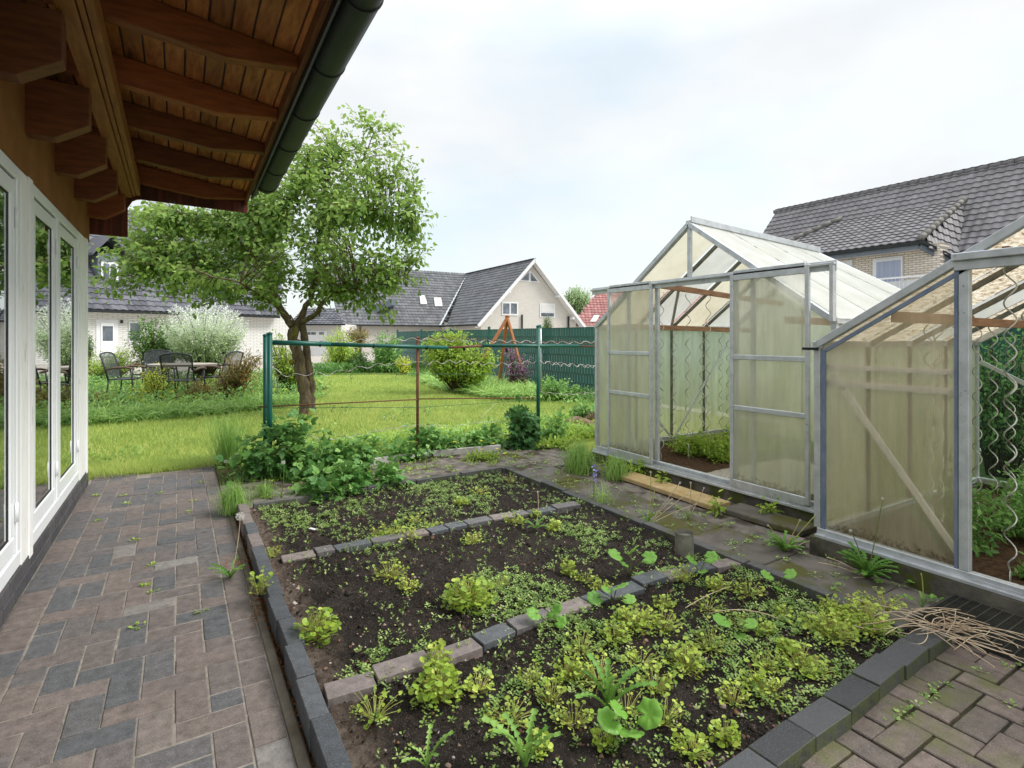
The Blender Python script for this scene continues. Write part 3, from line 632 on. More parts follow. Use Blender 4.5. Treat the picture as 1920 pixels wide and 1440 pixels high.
# ================================================================== THE HOUSE WITH WINDOWS AND OVERHANGING ROOF
def zt(y): return -.045*(y-4.5)                                   # eaves fall slightly towards the far end
house = empty('garden_house', (-.66, 4.3, 0), 'garden house with white windows, ochre wall and overhanging timber roof beside the patio', 'house')
WX = -.66; Y0, Y1 = .2, 5.68
mb = MB(); mb.bb(WX-.30, WX+.012, Y0, 5.85, 2.045, 2.62); mb.bb(-4.2, WX-.02, 5.62, 5.84, 0, 2.5); mb.bb(-4.2, -4.0, Y0, 5.6, 0, 2.5); mb.bb(-4.2, WX-.02, Y0-.2, Y0, 0, 2.5)
mb.build('wall', M['render'], house, bev=.006)
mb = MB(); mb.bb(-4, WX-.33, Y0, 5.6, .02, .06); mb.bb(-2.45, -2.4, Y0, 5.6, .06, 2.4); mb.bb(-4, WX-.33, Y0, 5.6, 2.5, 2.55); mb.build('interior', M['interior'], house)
mb = MB()                                                        # plinth: two courses of dark brick
for r in range(2):
    y = Y0-.1*r
    while y < 5.72:
        a0, a1 = max(Y0, y)+.004, min(5.74, y+.21)-.004
        if a1-a0 > .02: mb.bb(WX-.08, WX+.018, a0, a1, .005+r*.072, .072+r*.072, random.random())
        y += .21
pl = mb.build('plinth', M['plinth'], house, bev=.003)
mb = MB(); mb.bb(WX-.25, WX+.010, Y0, 5.74, -.03, .148); mb.build('mortar', M['mortar'], pl)
def window(ya, yb, sashes, curtains=()):
    w = MB(); x1 = WX+.012; x0 = WX-.06
    w.bb(x0, x1, ya, yb, .15, .222); w.bb(x0, x1, ya, yb, 1.985, 2.043); w.bb(x0, x1, ya, ya+.06, .222, 1.985); w.bb(x0, x1, yb-.06, yb, .222, 1.985)
    mids = [(sashes[i][1], sashes[i+1][0]) for i in range(len(sashes)-1)]
    for a, b in mids: w.bb(x0, x1, a, b, .222, 1.985)
    wo = w.build('window', M['upvc'], house, bev=.004)
    for a, b in sashes:
        s = MB(); xs1 = WX+.004; xs0 = WX-.05; t = .075; z0, z1 = .232, 1.975; a += .008; b -= .008
        s.bb(xs0, xs1, a, b, z0, z0+t); s.bb(xs0, xs1, a, b, z1-t, z1); s.bb(xs0, xs1, a, a+t, z0+t, z1-t); s.bb(xs0, xs1, b-t, b, z0+t, z1-t)
        s.build('sash', M['upvc'], wo, bev=.005)
        g = MB(); g.bb(WX-.012, WX-.007, a+t-.006, b-t+.006, z0+t-.006, z1-t+.006); g.build('pane', M['glass'], wo)
        q = MB()
        for (c0, c1, d0, d1) in ((a+t, b-t, z0+t, z0+t+.006), (a+t, b-t, z1-t-.007, z1-t), (a+t, a+t+.006, z0+t, z1-t), (b-t-.006, b-t, z0+t, z1-t)): q.bb(WX-.006, WX-.0035, c0, c1, d0, d1)
        for (c0, c1, d0, d1) in ((a-.007, b+.007, z0-.008, z0), (a-.007, b+.007, z1, z1+.008), (a-.007, a, z0, z1), (b, b+.007, z0, z1)): q.bb(WX-.05, WX-.004, c0, c1, d0, d1)
        q.build('gasket', M['gasket'], wo)
        
        for zz in (.42, 1.80): hg = MB(); hg.tube([(WX+.012, b-.004, zz-.045), (WX+.012, b-.004, zz+.045)], .007, 8); hg.build('hinge', M['upvc'], wo, smooth=True)
    for a, b in curtains:
        c = MB(); k = max(2, int((b-a)/.02)); vs = []
        for i in range(k+1):
            yy = a+(b-a)*i/k; xx = WX-.14+.014*(-1)**i; vs += [(xx, yy, .3), (xx, yy, 1.95)]
        c.add(vs, [(2*i, 2*i+2, 2*i+3, 2*i+1) for i in range(k)]); c.build('curtain', M['curtain'], wo)
window(Y0+.02, 1.9, [(.28, 1.02), (1.10, 1.84)])
window(2.06, 3.47, [(2.12, 3.41)], [(2.15, 2.3)])
window(3.70, 5.29, [(3.76, 4.40), (4.49, 5.23)], [(4.18, 4.42), (4.86, 5.26)])
for a, b in ((3.476, 3.696), (5.296, 5.70), (1.905, 2.055)):       # flaking corner posts
    c = MB(); c.bb(WX-.05, WX+.014, a, b-.09, .12, 2.044); c.bb(WX-.05, WX+.020, b-.085, b, .12, 2.048); c.build('post', M['flaky'], house, bev=.006)
# roof timbers
def rz_top(x): return 2.76-.145*x                                # top of rafters / underside of boards (at Y=4.5)
for yc in (.35, 1.05, 1.75, 2.44, 3.13, 3.83, 4.48, 5.16, 5.81):
    dz = zt(yc)
    c = MB(); c.prism([(-.95, rz_top(-.95)+dz), (-.95, 2.70+dz), (-.36, 2.655+dz), (.20, 2.582+dz), (.545, 2.615+dz), (.545, rz_top(.545)+dz)], 'Y', yc-.037, yc+.037, a=random.random())
    c.build('rafter', M['rafter'], house, bev=.003)
for yc in (.7, 1.4, 2.1, 2.83, 3.605, 4.36, 5.09, 5.79):
    c = MB(); c.prism([(-.72, 2.255), (-.535, 2.245), (-.395, 2.335), (-.395, 2.53), (-.72, 2.53)], 'Y', yc-.05, yc+.05, a=random.random())
    c.build('bracket_beam', M['rafter'], house, bev=.003)
c = MB(); dz0, dz1 = zt(Y0), zt(5.85)
for (xa, xb, za, zb) in ((-.42, -.35, 2.50, 2.66), (-.346, -.325, 2.515, 2.655), (-.321, -.29, 2.525, 2.65)):
    c.add([(xa, Y0, za+dz0*.6), (xb, Y0, za+dz0*.6), (xb, Y0, zb+dz0*.6), (xa, Y0, zb+dz0*.6), (xa, 5.86, za+dz1*.6), (xb, 5.86, za+dz1*.6), (xb, 5.86, zb+dz1*.6), (xa, 5.86, zb+dz1*.6)],
          [(0, 1, 2, 3), (7, 6, 5, 4), (0, 4, 5, 1), (1, 5, 6, 2), (2, 6, 7, 3), (3, 7, 4, 0)], a=.7)
c.build('purlin', M['purlin'], house, bev=.003)
c = MB(); x = -.95; rr = random.Random(2)
while x < .56:
    x2 = min(x+.098, .60); a = rr.random()
    c.add([(x+.004, Y0, rz_top(x)+dz0+.002), (x2-.004, Y0, rz_top(x2)+dz0+.002), (x2-.004, 5.93, rz_top(x2)+dz1+.002), (x+.004, 5.93, rz_top(x)+dz1+.002),
           (x+.004, Y0, rz_top(x)+dz0+.02), (x2-.004, Y0, rz_top(x2)+dz0+.02), (x2-.004, 5.93, rz_top(x2)+dz1+.02), (x+.004, 5.93, rz_top(x)+dz1+.02)],
          [(0, 3, 2, 1), (4, 5, 6, 7), (0, 1, 5, 4), (1, 2, 6, 5), (2, 3, 7, 6), (3, 0, 4, 7)], a=a); x += .098
c.build('soffit_boards', M['soffit'], house, bev=.003)
c = MB(); c.add([(-4.4, Y0-.2, 3.4+dz0), (.66, Y0-.2, rz_top(.66)+.03+dz0), (.66, 5.97, rz_top(.66)+.03+dz1), (-4.4, 5.97, 3.4+dz1), (-4.4, Y0-.2, 3.46+dz0), (.66, Y0-.2, rz_top(.66)+.09+dz0), (.66, 5.97, rz_top(.66)+.09+dz1), (-4.4, 5.97, 3.46+dz1)],
                [(0, 3, 2, 1), (4, 5, 6, 7), (0, 1, 5, 4), (1, 2, 6, 5), (2, 3, 7, 6), (3, 0, 4, 7)]); c.build('roof', M['tile'], house)
c = MB(); c.add([(.546, Y0, 2.60+dz0), (.572, Y0, 2.60+dz0), (.572, Y0, 2.69+dz0), (.546, Y0, 2.69+dz0), (.546, 5.9, 2.60+dz1), (.572, 5.9, 2.60+dz1), (.572, 5.9, 2.69+dz1), (.546, 5.9, 2.69+dz1)],
                [(0, 1, 2, 3), (7, 6, 5, 4), (0, 4, 5, 1), (1, 5, 6, 2), (2, 6, 7, 3), (3, 7, 4, 0)], a=.6); c.build('fascia', M['fascia'], house, bev=.002)
# barge cladding: vertical boards with a rounded notch
lowz = lambda x: 2.125 if x < -.385 else (2.37+.10*math.sqrt(max(0, 1-((-.285-x)/.10)**2)) if x < -.285 else 2.47-.02*(x+.285)/.84)
c = MB(); x = -.72; topz = lambda x: rz_top(x)+dz1+.025
while x < .57:
    x2 = min(x+.032 if (x > -.386 or x < -.44) else -.385, .575); zl, zl2 = lowz(x+.001), lowz(x2-.001); jb = random.uniform(-.004, .004)
    c.add([(x+.0002, 5.902+jb, zl), (x2-.0002, 5.902+jb, zl2), (x2-.0002, 5.902+jb, topz(x2)), (x+.0002, 5.902+jb, topz(x)), (x+.0002, 5.925, zl), (x2-.0002, 5.925, zl2), (x2-.0002, 5.925, topz(x2)), (x+.0002, 5.925, topz(x))],
          [(0, 1, 2, 3), (7, 6, 5, 4), (0, 4, 5, 1), (1, 5, 6, 2), (2, 6, 7, 3), (3, 7, 4, 0)], a=random.random()); x = x2
c.bb(-.285, .57, 5.928, 5.934, 2.50, 2.56); c.build('barge_boards', M['barge'], house)
c = MB(); c.add([(-.72, 5.927, 2.51), (.57, 5.927, 2.51), (.57, 5.927, rz_top(.57)+dz1+.02), (-.72, 5.927, rz_top(-.72)+dz1+.02)], [(0, 1, 2, 3)]); c.build('verge_backing', M['barge'], house)
# gutter
gx, gr = .695, .092
def gz(y): return 2.705+zt(y)*.8
ys = np.linspace(Y0, 5.55, 30); c = MB(); vs = []; fs = []; kk = 14
for y in ys:
    for rad in (gr, gr-.006):
        for k in range(kk+1):
            t = math.pi+math.pi*k/kk; vs.append((gx+rad*math.cos(t), y, gz(y)+rad*math.sin(t)*1.02))
m_ = 2*(kk+1)
for i in range(len(ys)-1):
    for o_ in (0, kk+1):
        for k in range(kk): fs.append((i*m_+o_+k, i*m_+o_+k+1, (i+1)*m_+o_+k+1, (i+1)*m_+o_+k))
c.add(vs, fs)
for ye in (ys[-1],):
    c.add([(gx+gr*math.cos(math.pi+math.pi*k/kk), ye+.002, gz(ye)+gr*math.sin(math.pi+math.pi*k/kk)*1.02) for k in range(kk+1)], [tuple(range(kk+1))])
gut = c.build('gutter', M['gutter'], house, smooth=True)
c = MB(); c.tube([(gx+gr+.004, y, gz(y)) for y in ys], .010, 8); c.build('gutter_bead', M['gutter_dark'], gut, smooth=True)
for y in (.9, 1.7, 2.42, 3.08, 3.72, 4.34, 4.95, 5.47):
    c = MB(); c.tube([(gx+(gr+.004)*math.cos(math.pi+math.pi*k/16), y, gz(y)+(gr+.004)*1.02*math.sin(math.pi+math.pi*k/16)) for k in range(17)], .0042, 6); c.build('gutter_strap', M['gutter_dark'], gut, smooth=True)
c = MB(); c.add([(.573, Y0, 2.56+dz0), (.60, Y0, 2.60+dz0), (.60, Y0, 2.72+dz0), (.573, Y0, 2.72+dz0), (.573, 5.6, 2.57+dz1), (.60, 5.6, 2.60+dz1), (.60, 5.6, 2.72+dz1), (.573, 5.6, 2.72+dz1)],
                [(0, 1, 2, 3), (7, 6, 5, 4), (0, 4, 5, 1), (1, 5, 6, 2), (2, 6, 7, 3), (3, 7, 4, 0)]); c.build('gutter_board', M['gutter_dark'], house)
c = MB(); c.tube([(.585, 5.05, 2.60), (.585, 5.45, 2.575)], .022, 10); c.build('pipe', M['pipe'], house, smooth=True)

# ================================================================== GREENHOUSES
def greenhouse(xf, xb, yl, yr, ze, zr, zb, label, skew, dzb, doors, hz, panelmat, topmat, roofs, bays, gx_gable, sealed=False, y_open=None):
    """xf front gable plane, ridge runs +X; yl far eave Y, yr near eave Y"""
    ym = (yl+yr)/2; root = empty('greenhouse', (xf, ym, 0), label, 'greenhouse')
    def RZ(y, x):                                                   # roof height
        t = (x-xf)/(xb-xf); return ze+(zr-ze)*(1-abs(y-ym-skew*t)/((yl-yr)/2)) - dzb*t
    fr = MB(); W_ = .032
    # sills, corner posts, rakes, ridge, eaves
    for x in (xf, xb):
        s = 0 if x == xf else skew*.0
        fr.bb(x-.02, x+.02, yr, yl, zb, zb+.04)
        for y in (yr, yl): fr.bb(x-.018, x+.018, y-.018, y+.018, zb+.04, ze)
    for y in (yr, yl):
        fr.bb(xf+.02, xb-.02, y-.02, y+.02, zb, zb+.04); fr.bb(xf-.02, xb+.02, y-.025, y+.025, ze-.01, ze+.03)
    rf = (xf-.02, ym, zr+.01); rb = (xb+.02, ym+skew, zr-dzb+.01)
    fr.beam(rf, rb, .05, .05)
    fr.beam((rf[0], rf[1]-.03, rf[2]+.03), (rb[0], rb[1]-.03, rb[2]+.03), .012, .05)
    for x, sk, dd in ((xf, 0, 0), (xb, skew, dzb)):
        for y in (yr, yl): fr.beam((x-.005, y, ze+.012), (x-.005, ym+sk, zr-dd+.005), .045, .038)
    fr.build('frame', M['alu'], root, bev=.002)
    ib = MB()                                                       # glazing bars
    for i in range(1, bays):
        x = xf+(xb-xf)*i/bays; t = i/bays
        for y in (yr, yl):
            ib.beam((x, y, zb+.04), (x, y, ze), .022, .028, (1, 0, 0)); ib.beam((x, y, ze+.0), (x, ym+skew*t, zr-dzb*t-.01), .022, .028)
    ib.build('glazing_bars', M['alu_dark'], root)
    # roof and side panels, one per bay
    for i in range(bays):
        xa = xf+(xb-xf)*i/bays+.012; xc = xf+(xb-xf)*(i+1)/bays-.012; ta, tb = (xa-xf)/(xb-xf), (xc-xf)/(xb-xf)
        for y, sgn, ms in ((yr, -1, roofs[0]), (yl, 1, roofs[1])):
            p = MB(); o = .014; a0 = (xa, y+sgn*.03, ze+.022); a1 = (xc, y+sgn*.03, ze+.022-0); b1 = (xc, ym+skew*tb+sgn*.02, zr-dzb*tb+.012); b0 = (xa, ym+skew*ta+sgn*.02, zr-dzb*ta+.012)
            up = Vector((0, 0, .008)); p.add([a0, a1, b1, b0], [(0, 1, 2, 3)])
            p.build('roof_panel', M[ms[i % len(ms)]], root)
            p = MB(); p.add([(xa, y, zb+.04), (xc, y, zb+.04), (xc, y, ze-.012), (xa, y, ze-.012)], [(0, 1, 2, 3)]); p.build('side_panel', M['poly_wall'], root)
    # gables
    op = y_open or (0, 0)
    def gable(x, y0, y1, z0, m_, flat=None):
        ys_ = sorted([y0, y1]+([ym] if y0 < ym < y1 else [])); top = [(y, min(RZ(y, x)-.012, flat if flat else 99)) for y in ys_]
        if flat:                                                    # add the points where the rake crosses the header
            for yy in np.linspace(y0, y1, 41): top.append((yy, min(RZ(yy, x)-.012, flat)))
            top = sorted(set(top))
        top = [q for q in top if q[1] > z0+.001]
        if len(top) < 2: return
        p = MB(); pp = [(top[0][0], z0)]+top+[(top[-1][0], z0)]; p.add([(x, a_, b_) for a_, b_ in pp], [tuple(range(len(pp)))]); p.build('gable_panel', M[m_], root)
    return root, RZ, gable, ym
# --- greenhouse 1
g1x = 3.6
g1, RZ1, gable1, ym1 = greenhouse(3.6, 5.72, 4.27, 1.93, 1.335, 2.165, .11, 'pale greenhouse with two sliding doors open in the middle of its gable front', .16, .05,
    None, 1.72, 'poly1', 'poly1_top', (['poly_roof', 'poly_roof', 'poly_roof', 'poly_roof'], ['poly_cream', 'poly_roof', 'poly_cream', 'poly_roof']), 4, 3.6)
gable1(3.6, 3.45, 4.25, .15, 'poly1', 1.69); gable1(3.6, 1.95, 2.66, .15, 'poly1', 1.69)
gable1(3.6, ym1+.012, 4.2, 1.72, 'poly1_top'); gable1(3.6, 2.0, ym1-.012, 1.72, 'poly1_top')
gable1(5.72, 1.95, ym1-.3, .15, 'poly_wall'); gable1(5.72, ym1-.28, 3.4, .15, 'poly_wall'); gable1(5.72, 3.42, 4.25, .15, 'poly_wall')
mb = MB(); mb.bb(3.585, 3.615, ym1-.016, ym1+.016, 1.73, 2.15); mb.bb(3.585, 3.615, 3.44, 3.475, .15, 1.70); mb.bb(3.585, 3.615, 2.645, 2.68, .15, 1.70); mb.bb(3.585, 3.615, 3.80, 3.83, .15, 1.68); mb.bb(3.585, 3.615, 2.50, 2.53, .15, 1.7); mb.bb(3.585, 3.615, 2.02, 3.72+.45, 1.69, 1.72)
mb.build('gable_posts', M['alu'], g1, bev=.002)
mb = MB(); mb.bb(3.53, 3.56, 1.90, 4.30, 1.70, 1.715); mb.bb(3.555, 3.57, 1.90, 4.30, 1.665, 1.73); mb.bb(3.53, 3.57, 1.905, 1.93, 1.34, 1.70); rail = mb.build('sliding_rail', M['alu'], g1, bev=.002)
mb = MB(); mb.bb(3.52, 3.58, 1.93, 4.27, .095, .108); mb.bb(3.535, 3.542, 1.93, 4.27, .108, .125); mb.bb(3.56, 3.567, 1.93, 4.27, .108, .125); mb.build('door_track', M['alu'], g1)
def sliding_door(ya, yb, lab):
    d = MB(); x0, x1 = 3.528, 3.552; st = .028
    d.bb(x0, x1, ya, ya+st, .13, 1.72); d.bb(x0, x1, yb-st, yb, .13, 1.72)
    for z0, z1 in ((.125, .182), (.70, .735), (1.075, 1.11), (1.66, 1.735)): d.bb(x0+.002, x1-.002, ya+st, yb-st, z0, z1)
    o = d.build('sliding_door', M['alu'], g1, bev=.003); o['label'] = lab
    for z0, z1 in ((.182, .70), (.735, 1.075), (1.11, 1.66)):
        p = MB(); p.add([(x0+.01, ya+st, z0), (x0+.01, yb-st, z0), (x0+.01, yb-st, z1), (x0+.01, ya+st, z1)], [(0, 1, 2, 3)]); p.build('door_panel', M['poly1_door'], o)
    return o
sliding_door(3.46, 4.04, 'far sliding door, pushed open to the left'); sliding_door(2.06, 2.665, 'near sliding door, pushed open to the right')
# planks, braces inside
def plank(p0, p1, wd, ht, root, name='plank', mat='plank', lab=None, mi=.5):
    m_ = MB(); m_.beam(p0, p1, wd, ht, a=mi); o = m_.build(name, M[mat], root, bev=.002)
    if lab: o['label'] = lab
plank((3.66, 3.97, 1.345), (5.66, 3.99, 1.315), .022, .05, g1); plank((3.62, 3.48, 1.70), (5.66, 3.6, 1.60), .022, .05, g1); plank((3.66, 2.3, 1.36), (5.66, 2.3, 1.34), .022, .05, g1)
mb = MB(); mb.beam(PY(1262, 823, 4.22), PY(1366, 640, 4.22), .02, .012, (0, 1, 0)); mb.beam(PY(1262, 823, 4.22), PY(1225, 780, 4.22), .02, .012, (0, 1, 0)); mb.beam((3.62, 4.2, 1.25), (3.62, 3.75, .2), .02, .012, (1, 0, 0))
mb.beam(PY(1258, 618, 4.1), PY(1275, 530, 3.6), .025, .02); mb.build('brace', M['alu'], g1)
# --- greenhouse 2
g2, RZ2, gable2, ym2 = greenhouse(3.13, 5.3, 1.77, -.57, 1.185, 1.90, .115, 'tan greenhouse at the right edge, its gable door slid away from the opening', 0, 0,
    None, 1.6, 'poly2', 'poly2', (['crinkle', 'crinkle', 'poly_roof', 'crinkle'], ['crinkle', 'crinkle', 'poly_roof', 'crinkle']), 4, 3.13)
gable2(3.13, 1.10, 1.755, .155, 'poly2', 1.60); gable2(3.13, -.5, 1.09, 1.62, 'poly2')
def clearpanel():
    t = NT('clear_polycarbonate'); co = t.coord(); b = t.bsdf(t.ramp(t.noise(60, 3, .6, co), [(.6, (.10, .16, .14)), (.7, (.5, .52, .45))]), .3, .5); tr = t.n('ShaderNodeBsdfTransparent'); tr.inputs[0].default_value = (.55, .68, .62, 1)
    return t.done(t.mixs(.8, b, tr.outputs[0]))
M['clear'] = clearpanel()
gable2(5.3, -.5, ym2-.02, .155, 'clear'); gable2(5.3, ym2+.02, 1.755, .155, 'clear')
mb = MB(); mb.bb(3.11, 3.15, 1.065, 1.105, .155, 1.6); mb.bb(3.085, 3.13, -.6, 1.125, 1.595, 1.63); mb.bb(3.10, 3.12, -.6, 1.12, 1.55, 1.594); mb.build('door_frame', M['alu'], g2, bev=.003)
mb = MB(); mb.bb(3.085, 3.15, -.6, 1.77, .108, .122); mb.bb(3.10, 3.108, -.6, 1.05, .122, .135); mb.build('door_track', M['alu'], g2)
mb = MB(); mb.bb(3.112, 3.124, 1.722, 1.745, .15, 1.17); mb.bb(3.112, 3.124, 1.108, 1.122, .15, 1.56); mb.beam((3.116, 1.72, 1.165), (3.116, .98, 1.165+.74*.611), .012, .02); mb.build('seal', M['seal'], g2)
mb = MB(); mb.bb(3.10, 3.16, 1.76, 1.85, 1.165, 1.18); mb.build('rubber_flap', M['rubber'], g2)
mb = MB(); mb.bb(3.137, 3.15, 1.12, 1.74, 1.06, 1.085); mb.bb(3.137, 3.15, 1.12, 1.745, .965, .995); mb.build('batten', M['white_paint'], g2)
mb = MB(); mb.beam((3.152, 1.70, 1.03), (3.152, 1.09, .17), .012, .028, (0, 1, 1)); mb.build('brace', M['white_paint'], g2); mb = MB(); mb.beam((5.24, 1.72, 1.05), (5.24, .6, .4), .012, .028); mb.build('brace', M['alu'], g2)
plank((3.16, 1.40, 1.345), (3.9, 1.32, 1.335), .024, .055, g2); plank((3.16, .95, 1.62), (5.2, .95, 1.6), .024, .055, g2); plank((3.9, 1.35, 1.33), (5.2, 1.35, 1.32), .024, .05, g2)
# base walls under the greenhouses
def basewall(lab, segs, top):
    mb = MB()
    for x0, x1, y0, y1 in segs: mb.bb(x0, x1, y0, y1, -.05, top)
    tag(mb.build('base_wall', M['basewall'], loc=(segs[0][0], segs[0][2], 0), bev=.006), lab, 'wall')
basewall('mossy concrete base wall under the pale greenhouse', [(3.535, 3.64, 1.90, 4.31), (3.641, 5.80, 4.24, 4.31), (3.641, 5.80, 1.90, 1.96), (5.70, 5.80, 1.961, 4.239)], .094)
basewall('dark damp concrete base wall under the tan greenhouse', [(3.085, 3.18, -1.0, 1.80), (3.181, 5.36, 1.74, 1.80), (5.27, 5.36, -1.0, 1.739)], .107)
sheet('greenhouse_soil', 3.62, 5.72, 1.95, 4.25, .06, M['mulch'], nx=60, ny=60, f=lambda x, y: .015*mnoise.noise(Vector((x*8, y*8, 3)))+.006*mnoise.noise(Vector((x*30, y*30, 3))))
sheet('greenhouse_gravel', 3.63, 4.95, 2.3, 3.25, .085, M['gravel'], nx=70, ny=40, f=lambda x, y: .008*mnoise.noise(Vector((x*60, y*60, 3)))-.04*max(0, (y-3.1)*6))
sheet('greenhouse_bed', 3.16, 5.3, -1.0, 1.74, .06, M['mulch'], nx=60, ny=60, f=lambda x, y: .015*mnoise.noise(Vector((x*8, y*8, 3)))+.006*mnoise.noise(Vector((x*30, y*30, 3))))
sheet('gravel_strip', 3.17, 4.4, -.2, .80, .085, M['gravel'], nx=50, ny=30, f=lambda x, y: .008*mnoise.noise(Vector((x*60, y*60, 3)))-.05*max(0, (y-.70)*6))
def spiral(x, y, zb, zt_, lab, grp, ph=0, r=.022, pitch=.15):
    pts = [(x+.0, y, zb), (x, y, zb+.12)]; n = int((zt_-zb-.12)/.012)
    for i in range(n): z = zb+.12+i*.012; t = ph+z/pitch*2*math.pi; k = min(1, i/6); pts.append((x+r*k*math.cos(t), y+r*k*math.sin(t), z))
    mb = MB(); mb.tube(pts, .0035, 6); tag(mb.build('spiral_stake', M['spiral'], loc=(x, y, zb), smooth=True), lab, 'plant stake', grp)
G1S = 'spiral plant stakes in the pale greenhouse'; lab = 'wavy plant stake in the pale greenhouse, '
for i, (u, v, yy) in enumerate([(1240, 850, 3.97), (1265, 850, 3.98), (1290, 850, 3.97), (1316, 850, 3.99), (1328, 850, 3.97), (1352, 850, 3.98), (1366, 850, 3.97)]):
    p = PY(u, v, yy-(.45 if i in (0, 2, 4) else 0)); spiral(p.x, p.y, .06, 1.66 if i in (0, 2, 4) else 1.33, lab+ORD[i]+' from the left', G1S, ph=i*1.7)
G2S = 'spiral plant stakes in the tan greenhouse'
for i, (u, v, yy, tz) in enumerate([(1872, 900, .95, 1.6), (1925, 900, 1.2, 1.45), (1832, 900, 1.36, 1.32), (1862, 900, 1.36, 1.32), (1735, 900, 1.36, 1.32), (1760, 900, 1.36, 1.32), (1700, 900, 1.36, 1.32), (1790, 900, 1.36, 1.32), (1895, 860, 1.36, 1.32)]):
    p = PY(u, v, yy); p.x = max(p.x, 3.22+.06*i); spiral(p.x, p.y, .06, tz, 'wavy plant stake in the tan greenhouse, '+['large one in the open doorway', 'one by the right picture edge, in front', 'thin one just right of the door post', 'thin one behind the large doorway one', 'fourth from the right behind the panel', 'third from the right behind the panel', 'fifth from the right behind the panel', 'rightmost behind the panel', 'thin one at the picture edge'][i], G2S, ph=i*1.3)
# plank step, leftover slab at the doorway
mb = MB(); mb.box((3.33, 3.08, .032), (.20, 1.02, .035), -.03); tag(mb.build('plank_step', M['plank_y'], loc=(3.33, 3.08, .05), bev=.004), 'yellowish weathered plank lying in front of the pale greenhouse door', 'plank')
mb = MB(); mb.box((3.36, 2.24, .028), (.22, .56, .04), .03); tag(mb.build('stone_step', M['slab'], loc=(3.36, 2.24, .04), bev=.006), 'lichen-spotted stone slab just right of the yellowish plank', 'stone slab')
mb = MB(); mb.box((3.06, 1.9, .032), (.16, .12, .05), .2, .95); tag(mb.build('loose_brick', M['kerb'], loc=(3.06, 1.9, .05), bev=.004), 'reddish loose brick at the corner of the tan greenhouse wall', 'brick')

# ================================================================== NEIGHBOURING HOUSES, FENCE
def roofmesh(name, O, U, V, poly_uv, mat, parent, tw=.30, th=.34, lift=.042, amp=.03):
    """real pantile relief on the plane O + u*U + v*V, clipped to poly_uv"""
    O, U, V = np.array(O, float), nrm(np.array(U, float)), nrm(np.array(V, float)); Nn = np.cross(U, V)
    if Nn[2] < 0: Nn = -Nn
    P = np.array(poly_uv); u0, v0 = P.min(0); u1, v1 = P.max(0); vs, fs, at = [], [], []
    def inside(x, y):
        c = False; j = len(P)-1
        for i in range(len(P)):
            if (P[i][1] > y) != (P[j][1] > y) and x < (P[j][0]-P[i][0])*(y-P[i][1])/(P[j][1]-P[i][1])+P[i][0]: c = not c
            j = i
        return c
    prof = [(0, .0), (.18, .75), (.36, 1), (.54, .75), (.72, 0), (.86, -.15), (1, 0)]
    r = 0
    while v0+r*th < v1:
        c_ = 0
        while u0+c_*tw < u1:
            uu, vv = u0+c_*tw, v0+r*th
            if inside(uu+tw/2, vv+th/2) or inside(uu+tw*.3, vv+th*.3):
                b = len(vs); a = RS.rand()
                for (px, pz) in prof:
                    for (dv, hz) in ((-.03, 0), (-.03, lift), (th, 0.002)):
                        vs.append(O+U*(uu+px*tw)+V*(vv+dv)+Nn*(pz*amp+hz)); at.append(a)
                for i in range(len(prof)-1):
                    k = b+i*3; fs += [(k, k+3, k+4, k+1), (k+1, k+4, k+5, k+2)]
            c_ += 1
        r += 1
    mb = MB(); mb.v = [tuple(q) for q in vs]; mb.f = fs; mb.a = at; mb.mi = [0]*len(fs)
    # deck just below
    b = len(mb.v); mb.add([tuple(O+U*x+V*y-Nn*.06) for x, y in poly_uv], [tuple(range(len(poly_uv)))], .0)
    return mb.build(name, M[mat], parent)
def on_plane(u, v, O, Nn):
    a = np.array(W3(u, v, 1.0)); c = np.array([0, 0, H]); d = a-c; t = np.dot(np.array(O)-c, Nn)/np.dot(d, Nn); return c+d*t
def cw(x, d, z):                                                    # camera-aligned metres to world (right, forward, height)
    return Vector((x*cA+d*sA, -x*sA+d*cA, z))
def wallquad(mb, a, b, z0, z1, t=.2, nrm_=None, a_=.5, mi=0):
    a, b = Vector(a), Vector(b); d = (b-a); d.z = 0; d.normalize(); n = Vector((-d.y, d.x, 0)) if nrm_ is None else nrm_
    P = [a, b, b+n*t, a+n*t]; mb.add([(p.x, p.y, z0) for p in P]+[(p.x, p.y, z1) for p in P], [(0, 3, 2, 1), (4, 5, 6, 7), (0, 1, 5, 4), (1, 2, 6, 5), (2, 3, 7, 6), (3, 0, 4, 7)], a_, mi)
